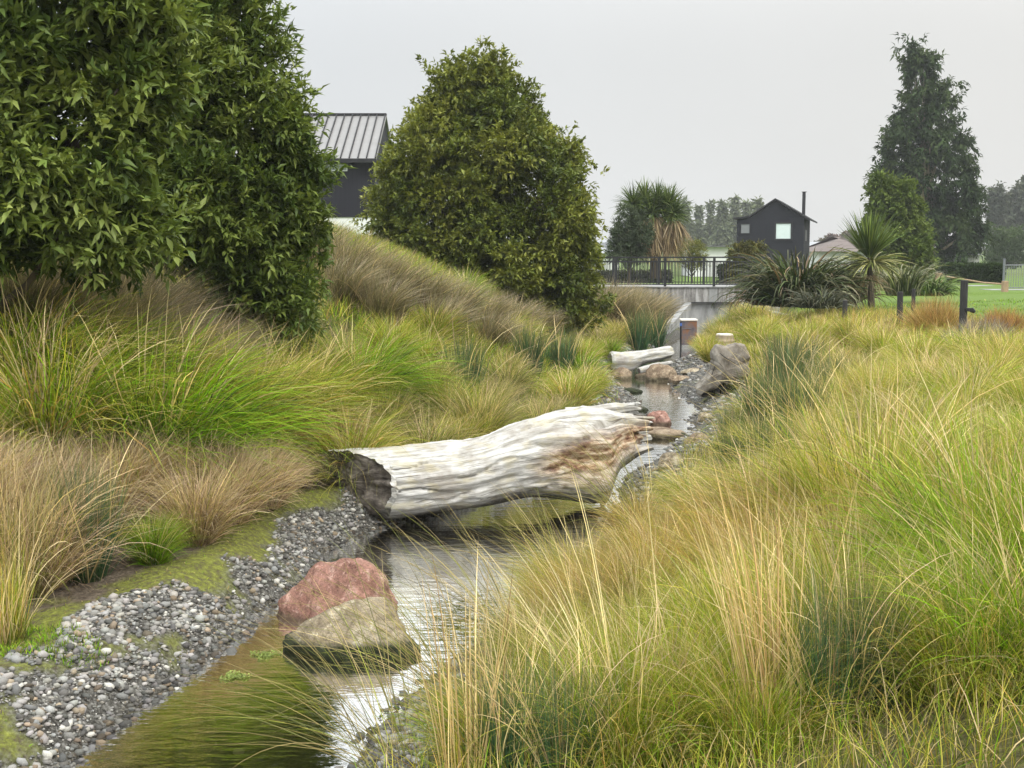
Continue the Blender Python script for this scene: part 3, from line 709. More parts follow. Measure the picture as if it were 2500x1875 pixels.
# ------------------------------------------------------------------ houses
def gable_house():
    Y = 95.; root = empty('house', at(1880, 650, Y), 'small black two-storey gabled house with a white window and a flue, beyond the bridge', 'house')
    g = lambda u, v: (lambda p: (p[0], p[2]))(at(u, v, Y))
    zb = 1.0
    pk, el, er = g(1893, 488), g(1830, 530), g(1962, 532)
    wl = g(1800, 534); x0 = wl[0]; x1 = g(1961, 560)[0]
    D = 7.0
    k = MB(); k.prism([(x0, zb), (x1, zb), (x1, er[1]), (pk[0], pk[1] - .08), (el[0], el[1] - .05), (x0, wl[1] - .05)], Y, Y + D); k.build('wall', M_DARKCLAD2, root)
    # roof slabs
    def slab(a, b, y0, y1, th, nm='roof', mat=M_DARKTRIM):
        k = MB(); k.prism([(a[0], a[1]), (b[0], b[1]), (b[0], b[1] + th), (a[0], a[1] + th)], y0, y1); return k.build(nm, mat, root)
    slab((el[0] + .0, el[1]), (pk[0], pk[1]), Y - .25, Y + D + .2, .12)
    rf = slab((pk[0] + .002, pk[1]), (er[0] + .55, er[1] - .28), Y - .25, Y + D + .2, .12)
    slab((x0 - .25, wl[1] - .02), (el[0] - .003, el[1]), Y - .25, Y + D + .2, .12)
    def win(u0, u1, v0, v1, pm, fr):
        a, b = g(u0, v1), g(u1, v0); k = MB(); t = fr
        k.box(a[0] - t, b[0] + t, Y - .1, Y - .002, a[1] - t, a[1]); k.box(a[0] - t, b[0] + t, Y - .1, Y - .002, b[1], b[1] + t)
        k.box(a[0] - t, a[0], Y - .1, Y - .002, a[1] + .002, b[1] - .002); k.box(b[0], b[0] + t, Y - .1, Y - .002, a[1] + .002, b[1] - .002)
        w = k.build('window', M_DARKTRIM, root)
        k = MB(); k.box(a[0] + .004, b[0] - .004, Y - .05, Y - .01, a[1] + .004, b[1] - .004); k.build('pane', pm, w)
    win(1894, 1930, 546, 583, M_GLAREPANE, .13); win(1810, 1831, 547, 569, M_GREYPANE, .05)
    # side: pale corner panel and dark window
    k = MB(); k.box(x1 + .002, x1 + .03, Y + 1.0, Y + 3.0, 3.6, er[1] - .9); k.build('window', M_BLACKMETAL, root)
    fx = at(1961, 560, Y + 1)[0]
    k = MB(); p = at(1962, 528, Y + 1.5); q = at(1962, 473, Y + 1.5); p = p - np.array([.42, 0, 0]); k.tube([(p[0] - .1, Y + 1.5, p[2] - .3), (p[0] - .1, Y + 1.5, q[2])], [.13, .13], 12); k.tube([(p[0] - .1, Y + 1.5, q[2] - .03), (p[0] - .1, Y + 1.5, q[2] + .03), (p[0] - .1, Y + 1.5, q[2] + .12)], [.1, .1, .22], 12)
    k.build('flue', M_DARKTRIM, root)
    root.rotation_euler.z = R(-17)
gable_house()

def barn():
    Y = 58.; root = empty('house', at(900, 600, Y), 'charcoal building with a pale seamed metal roof, behind the mound between the left trees', 'house')
    g = lambda u, v: (lambda p: (p[0], p[2]))(at(u, v, Y))
    xr = g(915, 400)[0]; xl = g(560, 400)[0]; ze = g(900, 392)[1]; zw = g(900, 530)[1]
    D = 9.0
    k = MB(); k.box(xl, xr, Y, Y + D, zw, ze - .02); w = k.build('wall', M_DARKCLAD, root)
    k = MB(); k.box(xl + .05, xr - .05, Y + .05, Y + D - .05, 0.8, zw - .003); k.build('base_wall', M_WHITE, root)
    k = MB(); 
    pk = at(985, 285, Y + 4.5); z1 = pk[2]
    xr2 = xr + .12
    xrr = g(925, 390)[0]
    # gable roof, ridge parallel to the front
    xe = at(1050, 290, Y + 4.5)[0]
    def quad(nm, A, B, Cc, Dd, th, mat):
        n = np.cross(np.array(B) - A, np.array(Dd) - A); n = n / np.linalg.norm(n) * th
        V = [np.array(p) for p in (A, B, Cc, Dd)]; V = V + [p + n for p in V]
        k = MB(); k.add(V, [(0,3,2,1),(4,5,6,7),(0,1,5,4),(1,2,6,5),(2,3,7,6),(3,0,4,7)]); return k.build(nm, mat, root)
    M_ROOFPALE = simple('pale_longrun_roof', (.20, .198, .195), .6, 2, .08, .05)
    rf = quad('roof', (xl - .3, Y - .35, ze), (xr2, Y - .35, ze), (xr2, Y + 4.5, z1), (xl - .3, Y + 4.5, z1), .08, M_ROOFPALE)
    quad('roof', (xr2, Y + D + .35, ze), (xl - .3, Y + D + .35, ze), (xl - .3, Y + 4.502, z1), (xr2, Y + 4.502, z1), .08, M_ROOFPALE)
    sl = MB(); x = xl; nrm = np.array([0, -(z1 - ze), 4.85]); nrm = nrm / np.linalg.norm(nrm)
    while x < xr2:
        a = np.array([x, Y - .34, ze]) + nrm * .081; b = np.array([x, Y + 4.45, z1]) + nrm * .081; w2 = np.array([.025, 0, 0]); h = nrm * .07
        V = [a - w2, a + w2, b + w2, b - w2]; V = V + [p + h for p in V]; sl.add(V, [(0,3,2,1),(4,5,6,7),(0,1,5,4),(1,2,6,5),(2,3,7,6),(3,0,4,7)]); x += .40
    sl.build('roof_seams', M_DARKTRIM, root)
    k = MB(); k.box(xl - .3, xr2, Y + 4.35, Y + 4.65, z1 + .06, z1 + .16); k.build('ridge_cap', M_DARKTRIM, root)
    k = MB(); k.box(xl - .3, xr2, Y - .48, Y - .355, ze - .12, ze + .06); k.build('gutter', M_DARKTRIM, root)
    k = MB(); k.add([(xr + .001, Y, ze), (xr + .001, Y + D, ze), (xr + .001, Y + 4.5, z1)], [(0, 1, 2)]); k.add([(xr - .1, Y, ze), (xr - .1, Y + D, ze), (xr - .1, Y + 4.5, z1)], [(0, 2, 1)]); k.build('gable', M_DARKCLAD, root)
    a, b = g(790, 418), g(848, 402); k = MB(); k.box(a[0], b[0], Y - .04, Y - .002, a[1], b[1]); wv = k.build('window', M_WHITEFRAME, root)
    k = MB(); k.box(a[0] + .04, b[0] - .04, Y - .045, Y - .041, a[1] + .04, b[1] - .04); k.build('pane', simple('grey_glass', (.3, .33, .36), .2), wv)
barn()

def low_house(name, u0, u1, vw, ve, vr, Y, wallm, roofm, label, D=7, hip=True):
    root = empty(name, (at((u0+u1)/2, vw, Y)[0], Y, .9), label, 'house')
    x0, x1 = at(u0, ve, Y)[0], at(u1, ve, Y)[0]; ze = at(u0, ve, Y)[2]; zr = at(u0, vr, Y + D / 2)[2]
    k = MB(); k.box(x0, x1, Y, Y + D, .9, ze - .01); k.build('wall', wallm, root)
    o = .4; h = (D / 2) * (.8 if hip else 0)
    V = [(x0 - o, Y - o, ze), (x1 + o, Y - o, ze), (x1 + o, Y + D + o, ze), (x0 - o, Y + D + o, ze), (x0 + h, Y + D / 2, zr), (x1 - h, Y + D / 2, zr)]
    k = MB(); k.add(V, [(0, 3, 2, 1), (0, 1, 5, 4), (1, 2, 5), (2, 3, 4, 5), (3, 0, 4)]); k.build('roof', roofm, root)
    return root
M_ROOFGREY = simple('grey_roof', (.24, .255, .27), .6, 5, .1, .1)
M_TILE = claddingmat('brown_pink_tiles', (.15, .125, .115), 3, 2)
low_house('house', 1400, 1512, 650, 618, 585, 75, M_WHITE, M_ROOFGREY, 'pale grey roofed house left of the cabbage tree behind the railing')
low_house('house', 1955, 2048, 650, 603, 590, 118, M_WHITE, M_ROOFGREY, 'low grey-roofed house just right of the black gabled house', 9, False)
low_house('house', 2000, 2140, 650, 614, 578, 105, M_WHITE, M_TILE, 'pinkish tile-roofed house behind the spiky cabbage tree')
lr = low_house('house', 1690, 1792, 660, 602, 600, 80, M_WHITE, M_DARKTRIM, 'low white building with a flat dark roof edge left of the gabled house', 5, False)
low_house('house', 2330, 2392, 660, 622, 612, 92, M_WHITE, M_ROOFGREY, 'white end of a building showing behind the clipped hedge', 6, False)

# ------------------------------------------------------------------ posts, fences
def post(u, vt, vb, Y, wd, label, mat=M_BLACKPOST, group=None, lean=0, name='fence_post', cat='post'):
    b = at(u, vb, Y); t_ = at(u, vt, Y); z0 = min(gz(b[0], Y), b[2]) - .15
    root = empty(name, (b[0], Y, z0 + .15), label, cat, group)
    k = MB(); n = 10
    k.tube([(b[0], Y, z0), (b[0] + lean * .5, Y, (z0 + t_[2]) / 2), (b[0] + lean, Y, t_[2] - .01), (b[0] + lean, Y, t_[2])], [wd, wd * .98, wd * .95, wd * .85], n)
    k.build('shaft', mat, root, smooth=False); return root
pr = post(2349, 684, 830, 22, .068, 'tallest black post on the right, with a small black latch on its side')
k = MB(); p = at(2366, 756, 21.95); k.box(p[0] - .07, p[0] + .05, 21.9, 22.0, p[2] - .03, p[2] + .03); k.tube([p + np.array([.04, 0, 0]), p + np.array([.1, 0, -.04])], [.05, .03], 8); k.build('latch', M_BLACKMETAL, pr)
post(2196, 712, 812, 25.5, .062, 'black post directly below the spiky cabbage tree, left of a slimmer one', lean=-.01)
post(2228, 705, 790, 30, .05, 'slim black post between the two thickest black posts')
post(2062, 733, 785, 29, .062, 'short stout black post right of the big flax')
post(2089, 737, 765, 35, .05, 'faint far black post just right of the short stout one')
post(2291, 666, 700, 48, .15, 'squat raw timber post at the lawn edge, rope end fixed to it', M_TIMBER)
post(2453, 686, 708, 46, .13, 'short pale timber post on the lawn before the wire gate', M_TIMBER)
k = MB(); rp = [at(2291, 672, 48), at(2340, 680, 47), at(2400, 690, 46.5), at(2453, 694, 46)]; k.tube(rp, .035, 6)
rt = empty('rope', rp[0], 'pale sagging rope barrier along the lawn edge', 'rope'); k.build('strand', M_TIMBER, rt)
# concrete path strips on the lawn
k = MB()
a, b = at(2370, 699, 46), at(2520, 712, 42); 
for (u0, u1, v) in [(2365, 2430, 699), (2420, 2560, 709)]:
    Yp = (CAMZ - 1.18) * F / (v - 620) ; x0, x1 = at(u0, v, Yp)[0], at(u1, v, Yp)[0]
    zt = max(gz(x0, Yp), gz(x1, Yp)) + .012
    k.box(x0, x1, Yp, Yp + 1.3, zt - .1, zt)
o = k.build('path', M_CONC2); tag(o, kind='structure')
# wire mesh gate at far right
def wirefence():
    Y = 50; root = empty('wire_fence', at(2475, 692, Y), 'galvanised wire mesh fence panel at the right edge beyond the lawn', 'fence')
    x0, x1 = at(2452, 640, Y)[0], at(2600, 640, Y)[0]; zt, zb = at(2452, 634, Y)[2], 1.15
    for x in (x0, (x0 + x1) / 2, x1):
        k = MB(); k.tube([(x, Y, zb), (x, Y, zt + .05)], [.05, .05], 8); k.build('post', M_GREYMETAL, root)
    k = MB(); k.tube([(x0, Y, zt - .22), (x1, Y, zt - .22)], .02, 6); k.tube([(x0, Y, zb + .1), (x1, Y, zb + .1)], .02, 6); 
    x = x0
    while x < x1: k.tube([(x, Y, zb + .1), (x, Y, zt - .22)], .012, 4); x += .1
    z = zb + .2
    while z < zt - .25: k.tube([(x0, Y, z), (x1, Y, z)], .005, 4); z += .1
    k.build('mesh_panel', M_GREYMETAL, root)
wirefence()

# ------------------------------------------------------------------ foliage
def leaf_mesh(name, P, D, L, Wd, colr, mat, fold=.25, droop=.2, seed=0):
    """P base, D direction (n,3), L length, Wd width, per-leaf colour -> folded 6-vertex leaves"""
    n = len(P); r = np.random.default_rng(seed)
    D = D / np.linalg.norm(D, axis=1)[:, None]
    up = np.array([0, 0, 1.]) + r.normal(0, .45, (n, 3))
    S_ = np.cross(D, up); S_ /= np.linalg.norm(S_, axis=1)[:, None] + 1e-9; Nn = np.cross(S_, D)
    L = L[:, None]; Wd = Wd[:, None]
    b = P; m1 = P + D * L * .45; tip = P + D * L - Nn * L * droop
    l1 = m1 + S_ * Wd * .5 + Nn * Wd * fold; r1 = m1 - S_ * Wd * .5 + Nn * Wd * fold
    V = np.stack([b, l1, m1, r1, tip], 1).reshape(-1, 3)
    i = np.arange(n)[:, None] * 5
    F1 = np.concatenate([i + [0, 2, 1], i + [1, 2, 4], i + [0, 3, 2], i + [2, 3, 4]])
    return mesh_np(name, V, [F1], mat, np.repeat(colr, 5, 0))
def unit(n, r): 
    v = r.normal(size=(n, 3)); return v / np.linalg.norm(v, axis=1)[:, None]
def make_tree(name, rows, Y, rpx, nleaf, leafL, leafW, cols, label, trunk_u, base_v=None, depth=1.0, group=None, keep=1.0, mat=None, bark=None,
              droopy=0, seed=1, rosette=9, front=.68, trunk_r=.12, cat='tree', fuzz=.22, base_z=None, limbs=14, off=0):
    """crown = rings of foliage masses following the outline rows (v, left u, right u)"""
    r = np.random.default_rng(seed); rows = np.array(rows, float); pxm = Y / F; rb = rpx * pxm
    vs = np.arange(rows[0, 0] + rpx * 1.15, rows[-1, 0], rpx * .95)
    B = []
    for v in vs:
        lu, ru = np.interp(v, rows[:, 0], rows[:, 1]), np.interp(v, rows[:, 0], rows[:, 2]); hw = max((ru - lu) / 2 - rpx * 1.0, 0); cu = (lu + ru) / 2
        c = at(cu, v, Y); W_ = hw * pxm; n = max(1, int(2 * math.pi * W_ / (rb * 1.4)))
        ph = r.random() * 6.28
        for k in range(n):
            if r.random() > keep: continue
            a = ph + 2 * math.pi * k / n + r.normal(0, .12)
            rr = rb * r.uniform(.6, 1.42)
            q = c + np.array([math.cos(a) * W_ * r.uniform(.80, 1.06), math.sin(a) * W_ * depth * r.uniform(.72, 1.1), r.normal(0, rb * .25)])
            B.append((*q, rr))
        for k in range(int(n * .35)):
            a = r.random() * 6.28; t = r.random() ** .5 * .6; B.append((*(c + np.array([math.cos(a) * W_ * t, math.sin(a) * W_ * t * depth, 0])), rb))
    B = np.array(B); nb = len(B)
    cen = B[:, :3]; R_ = B[:, 3]
    # twigs on the masses' outer skin
    nt_ = nleaf // rosette
    pb = R_ ** 2 / (R_ ** 2).sum(); bi = r.choice(nb, nt_, p=pb)
    d = unit(nt_, r); 
    axis_c = np.array([cen[:, 0].mean(), Y, 0]); outw = cen[bi] - np.array([[axis_c[0], Y, cen[:, 2].mean()]]); outw[:, 2] *= .3; outw /= np.linalg.norm(outw, axis=1)[:, None] + .3
    d = d + outw * .55 + np.array([0, 0, .25]); d /= np.linalg.norm(d, axis=1)[:, None]
    fl = (r.random(nt_) < front) & (d[:, 1] > .1); d[fl, 1] *= -1
    dist = R_[bi] * (1 - fuzz + fuzz * 1.5 * r.random(nt_) ** 1.3) * np.where(r.random(nt_) < .2, .55, 1) * np.where(r.random(nt_) < .05, r.uniform(1.1, 1.4, nt_), 1)
    lump = .30 * fbm(cen[bi] * .7 + d * 2.2, 3)
    tp = cen[bi] + d * (dist * (1 + lump))[:, None]
    # rosette of leaves round each twig
    ti = np.repeat(np.arange(nt_), rosette); n = len(ti)
    ld = d[ti] * .75 + unit(n, r) * .85 + np.array([0, 0, .15 - droopy])
    back = r.random(n)[:, None] * leafL * 1.3
    P = tp[ti] - d[ti] * back + unit(n, r) * leafL * .22
    L = leafL * r.uniform(.45, 1.3, n); Wd = leafW * r.uniform(.7, 1.2, n)
    cols = np.array(cols); bt = r.random(nb); tw = r.random(nt_)
    mixv = np.clip(.5 * bt[bi][ti] + .35 * tw[ti] + .3 * r.random(n) - .07, 0, .999) * (len(cols) - 1)
    i0 = mixv.astype(int); f = (mixv - i0)[:, None]; colr = cols[i0] * (1 - f) + cols[i0 + 1] * f
    colr = colr * r.uniform(.78, 1.22, (n, 1))
    tb = at(trunk_u, base_v or rows[-1, 0], Y); bz = gz(tb[0], Y) if base_z is None else base_z
    root = empty(name, (tb[0], Y, bz), label, cat, group)
    me = leaf_mesh('crown', P - np.array(root.location), ld, L, Wd, colr, mat or M_LEAF, droop=.15 + droopy * .3, seed=seed)
    obj('crown', me, root)
    k = MB(); top = at((rows[0, 1] + rows[0, 2]) / 2, rows[0, 0], Y); tp0 = np.array([tb[0], Y, bz - .2])
    mid = [tp0 + (top - tp0) * t + np.array([r.normal(0, .01), r.normal(0, .01), 0]) * (top[2] - bz) * (1 if 0 < t < 1 else 0) for t in np.linspace(0, .93, 9)]
    k.tube(mid, [trunk_r * (1 - .85 * t) for t in np.linspace(0, 1, 9)], 10)
    for j in r.choice(nb, min(limbs, nb), replace=False):
        e = cen[j]; t = np.clip((e[2] - bz) / max(top[2] - bz, .1) * .62, .05, .8); s = tp0 + (top - tp0) * t * .93
        mm_ = (s + e) / 2 + np.array([0, 0, -.08 * np.linalg.norm(e - s)]); r0 = trunk_r * (1 - .85 * t) * .55
        k.tube([s, mm_, e], [r0, r0 * .6, r0 * .2], 7)
    k.build('trunk', bark or M_BARK, root, smooth=True)
    return root
G1 = [(.040, .070, .016), (.085, .135, .028), (.17, .225, .048), (.30, .35, .10)]
G2 = [(.055, .085, .015), (.11, .145, .024), (.19, .215, .036), (.30, .31, .07)]
# big tree, front left
make_tree('broadleaf_tree', [(-330, -120, 220), (-150, -380, 380), (0, -420, 470), (120, -420, 490), (250, -420, 460), (380, -420, 440), (480, -420, 420), (560, -380, 420), (670, -380, 340)],
          11.6, 95, 70000, .145, .05, G1, 'big-leaved dark green tree at the left edge, branches hanging over the tussocks', -40, 640, .6, trunk_r=.13, seed=3, rosette=11, fuzz=.3)
make_tree('broadleaf_tree', [(-420, 380, 520), (-250, 260, 560), (-60, 220, 640), (60, 200, 672), (160, 200, 695), (240, 220, 735), (300, 230, 785), (400, 240, 818), (480, 260, 830), (560, 300, 825), (640, 400, 800), (740, 450, 800), (840, 520, 770)],
          14.5, 80, 105000, .125, .04, G1, 'tall dark green tree left of the charcoal building, foliage down to the tussocks', 600, 740, .7, trunk_r=.12, seed=5, rosette=11, fuzz=.3)
make_tree('broadleaf_tree', [(150, 1115, 1235), (185, 1075, 1275), (240, 1040, 1300), (300, 990, 1350), (350, 955, 1405), (400, 925, 1445), (470, 905, 1470), (540, 890, 1482), (620, 900, 1485), (700, 960, 1480), (765, 1060, 1470)],
          30, 62, 165000, .14, .066, G2, 'dense cone-shaped olive green tree on the mound in the middle', 1250, 765, .85, trunk_r=.16, seed=9, rosette=10, fuzz=.3)

# distant trees
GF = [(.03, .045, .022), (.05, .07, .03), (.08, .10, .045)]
make_tree('eucalyptus_tree', [(78, 2240, 2275), (120, 2200, 2300), (200, 2185, 2320), (300, 2170, 2350), (350, 2140, 2370), (430, 2130, 2390), (500, 2170, 2405), (600, 2200, 2415), (650, 2240, 2400)],
          92, 27, 36000, .46, .17, [(.018, .034, .012), (.042, .07, .024), (.085, .115, .04)], 'very tall sparse dark eucalyptus on the right with sky showing through', 2262, 655, .9, keep=.58, mat=M_FAR, bark=M_EUBARK, droopy=.5, seed=21, rosette=12, trunk_r=.42, fuzz=.5, base_z=1, limbs=40)
make_tree('broadleaf_tree', [(432, 2130, 2205), (480, 2108, 2240), (540, 2105, 2272), (600, 2110, 2285), (670, 2125, 2285)],
          58, 24, 26000, .22, .10, [(.065, .10, .025), (.12, .165, .035), (.18, .22, .06)], 'mid-green rounded tree standing in front of the tall eucalyptus', 2205, 680, .9, mat=M_FAR, seed=22, trunk_r=.2, base_z=1.1)
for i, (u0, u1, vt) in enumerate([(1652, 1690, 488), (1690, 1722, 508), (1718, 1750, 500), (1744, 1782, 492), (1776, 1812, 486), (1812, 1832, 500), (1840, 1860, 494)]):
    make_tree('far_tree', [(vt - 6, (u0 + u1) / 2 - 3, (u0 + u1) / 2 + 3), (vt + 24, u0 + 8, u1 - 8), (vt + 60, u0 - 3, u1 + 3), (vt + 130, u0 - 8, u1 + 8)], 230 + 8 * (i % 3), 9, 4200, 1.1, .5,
              [(.09, .11, .06), (.14, .17, .09), (.20, .22, .12)], 'hazy grey-green tree in the far row left of the black gabled house', (u0 + u1) / 2, 640, .8, group='far trees left of the gabled house', keep=.85, mat=M_FAR, droopy=.3, seed=40 + i, trunk_r=.4, base_z=1, limbs=4, fuzz=.5)  # pale leaf tones carry part of the distance haze
for i, (u0, u1, vt) in enumerate([(2408, 2450, 470), (2440, 2500, 455), (2475, 2560, 425)]):
    make_tree('far_tree', [(vt, (u0 + u1) / 2 - 10, (u0 + u1) / 2 + 10), (vt + 25, u0, u1), (vt + 80, u0 - 10, u1 + 10), (vt + 150, u0, u1)], 190 + 6 * i, 18, 7000, .8, .35,
              [(.04, .05, .035), (.07, .085, .055), (.11, .12, .08)], 'distant grey-green gum tree at the right edge behind the hedge', (u0 + u1) / 2, 640, .8, group='gum trees at the right edge', keep=.75, mat=M_FAR, droopy=.4, seed=60 + i, trunk_r=.5, base_z=1, limbs=8, fuzz=.5)
make_tree('shrub', [(552, 2440, 2480), (590, 2412, 2530), (650, 2405, 2540)], 120, 18, 9000, .35, .1, [(.05, .08, .03), (.09, .13, .05)], 'soft green bush beyond the hedge at the right edge', 2460, 655, .8, mat=M_FAR, seed=70, trunk_r=.1, base_z=1, cat='shrub')
for i, (u0, u1, vt) in enumerate([(1985, 2020, 586), (2012, 2052, 576), (2044, 2090, 566)]):
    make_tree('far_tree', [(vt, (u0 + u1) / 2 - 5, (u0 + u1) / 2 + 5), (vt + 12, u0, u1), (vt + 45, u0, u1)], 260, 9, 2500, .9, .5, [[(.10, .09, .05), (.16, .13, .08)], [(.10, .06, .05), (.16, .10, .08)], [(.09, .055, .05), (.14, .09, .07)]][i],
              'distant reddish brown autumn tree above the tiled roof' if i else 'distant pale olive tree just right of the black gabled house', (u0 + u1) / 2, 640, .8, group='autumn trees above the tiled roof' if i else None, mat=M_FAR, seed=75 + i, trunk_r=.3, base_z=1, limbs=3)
# shrubs behind the railing
make_tree('shrub', [(500, 1530, 1560), (530, 1490, 1590), (570, 1478, 1600), (560, 1472, 1600), (635, 1480, 1590)], 50.4, 24, 14000, .13, .04, [(.045, .065, .035), (.075, .10, .055), (.12, .15, .09)], 'grey-green bush growing against the left side of the cabbage tree', 1535, 650, .8, mat=M_FAR, seed=80, trunk_r=.08, base_z=1.15, cat='shrub')
make_tree('shrub', [(582, 1675, 1705), (600, 1655, 1725), (660, 1650, 1730)], 60, 16, 6000, .13, .03, [(.10, .12, .03), (.16, .17, .045), (.2, .2, .07)], 'golden green feathery bush right of the cabbage tree', 1690, 670, .8, mat=M_FAR, seed=81, trunk_r=.06, base_z=1.15, cat='shrub')
make_tree('shrub', [(586, 1810, 1835), (602, 1780, 1860), (622, 1765, 1868), (690, 1760, 1870)], 55, 18, 9000, .13, .07, [(.05, .06, .015), (.10, .10, .025), (.15, .13, .04)], 'olive and rust tinged bush in front of the black gabled house', 1815, 690, .7, mat=M_FAR, seed=82, trunk_r=.06, base_z=1.15, cat='shrub')
make_tree('shrub', [(628, 1880, 1900), (645, 1862, 1925), (690, 1860, 1930)], 52, 14, 4000, .1, .05, [(.03, .045, .015), (.06, .08, .02)], 'dark green low bush at the foot of the black gabled house', 1895, 690, .7, mat=M_FAR, seed=84, trunk_r=.05, base_z=1.15, cat='shrub')
def hedge(u0, u1, vt, vb, Y, D, label, cols, seed):
    r = np.random.default_rng(seed); x0, x1 = at(u0, vt, Y)[0], at(u1, vt, Y)[0]; z1 = at(u0, vt, Y)[2]; z0 = 1.12; n = 9000
    P = np.stack([r.uniform(x0, x1, n), r.uniform(Y, Y + D, n), r.uniform(z0, z1, n)], -1)
    f = r.integers(0, 3, n); P[f == 0, 1] = Y + r.normal(0, .05, (f == 0).sum()); P[f == 1, 2] = z1 + r.normal(0, .05, (f == 1).sum())
    root = empty('hedge', ((x0 + x1) / 2, Y, z0), label, 'hedge')
    c = np.array(cols); k = r.random((n, 1)); colr = c[0] * (1 - k) + c[1] * k
    obj('foliage', leaf_mesh('foliage', P - np.array(root.location), unit(n, r) + [0, -.3, .3], np.full(n, .16), np.full(n, .09), colr, M_FAR, seed=seed), root)
    k = MB(); k.box(x0 + .1, x1 - .1, Y + .12, Y + D - .1, z0 - .1, z1 - .12); k.build('stems', simple('hedge_stems', (.02, .03, .012), .9, 8, .4), root)
hedge(2325, 2452, 650, 684, 62, 1.2, 'clipped dark green hedge across the back of the lawn', [(.022, .04, .012), (.05, .08, .025)], 91)
hedge(1760, 1880, 655, 700, 56, 1.0, 'low dark hedge seen through the railing bars on the right', [(.02, .035, .012), (.045, .07, .02)], 92)
hedge(1420, 1640, 668, 700, 60, 1.0, 'grey-green low hedge seen through the railing bars on the left', [(.045, .055, .03), (.10, .11, .06)], 93)

# ------------------------------------------------------------------ strap leaves and grass blades
def blades(n, r, r0, length, th0, bend, width, K=6, lean=(0, 0), flat=.5, tipw=.15, pw=1.5, wob=.0, z0=0., az=None):
    """vectorised ribbons; arrays or (lo,hi) tuples -> V (n,2K+1,3), faces, t"""
    R2 = lambda a: r.uniform(a[0], a[1], n) if isinstance(a, tuple) else np.full(n, a)
    ph = r.random(n) * 2 * np.pi if az is None else az
    rad = r0 * np.sqrt(r.random(n)); a2 = ph + r.normal(0, .5, n)
    base = np.stack([np.cos(a2) * rad, np.sin(a2) * rad, np.full(n, z0)], -1)
    L, T0, BD, Wd = R2(length), R2(th0), R2(bend), R2(width)
    T0 = np.abs(T0) * (.35 + .65 * rad / max(r0, 1e-6)) if flat >= 0 else T0
    dirh = np.stack([np.cos(ph), np.sin(ph), 0 * ph], -1); side0 = np.stack([-np.sin(ph), np.cos(ph), 0 * ph], -1)
    tw = r.normal(0, .6, n)
    p = base.copy(); out = []; le = np.array([lean[0], lean[1], 0.])
    wv1, wv2 = r.normal(0, 1, n), r.random(n) * 6
    for k in range(K + 1):
        t = k / K; th = T0 + BD * t ** pw
        d = dirh * np.sin(th)[:, None] + np.array([0, 0, 1.]) * np.cos(th)[:, None] + le * t * 1.0
        if wob: d = d + side0 * (wob * wv1 * np.sin(t * 5 + wv2))[:, None]
        d = d / np.linalg.norm(d, axis=1)[:, None]
        nrm = np.cross(side0, d); s = side0 * np.cos(tw)[:, None] + nrm * np.sin(tw)[:, None]
        w = Wd * (1 - (1 - tipw) * t ** 1.6) * (.6 + .4 * min(1, t * 5))
        if k < K: out.append(p - s * w[:, None] / 2); out.append(p + s * w[:, None] / 2)
        else: out.append(p)
        p = p + d * (L / K)[:, None]
    V = np.stack(out, 1); m = 2 * K + 1
    i = np.arange(n)[:, None] * m; q = np.concatenate([i + [2*k, 2*k+1, 2*k+3, 2*k+2] for k in range(K - 1)]); tr = i + [2*K-2, 2*K-1, 2*K]
    t = np.repeat(np.append(np.repeat(np.arange(K) / K, 2), 1.)[None], n, 0)
    return V, q, tr, t
def merge(parts):
    V = []; Q = []; T = []; Cc = []; b = 0
    for (v, q, tr, c) in parts:
        V.append(v.reshape(-1, 3)); Q.append(q + b); T.append(tr + b); Cc.append(c.reshape(-1, 3)); b += v.shape[0] * v.shape[1]
    return np.concatenate(V), [np.concatenate(Q), np.concatenate(T)], np.concatenate(Cc)
def palette(n, m, t, r, cols, wts, tip=None, base=None, tipk=.6, basek=.7):
    cols = np.array(cols); k = r.choice(len(cols), n, p=np.array(wts) / sum(wts)); c = cols[k] * np.exp(r.normal(0, .32, (n, 1)))
    c = np.repeat(c[:, None], m, 1); tt = t[..., None]
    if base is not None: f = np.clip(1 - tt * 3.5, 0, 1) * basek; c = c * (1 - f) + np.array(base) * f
    if tip is not None: f = np.clip(tt * 2.2 - 1.1, 0, 1) * tipk * r.random((n, 1, 1)) * 1.3; f = np.clip(f, 0, 1); c = c * (1 - f) + np.array(tip) * f
    return c
GR = (.15, .31, .012); YG = (.25, .305, .026); YL = (.43, .385, .075); ST = (.60, .47, .26); BR = (.30, .21, .125); OR = (.42, .25, .07); DG = (.05, .095, .028); RU = (.06, .135, .065); GB = (.25, .215, .14); GB2 = (.15, .135, .085); PK = (.50, .36, .26)
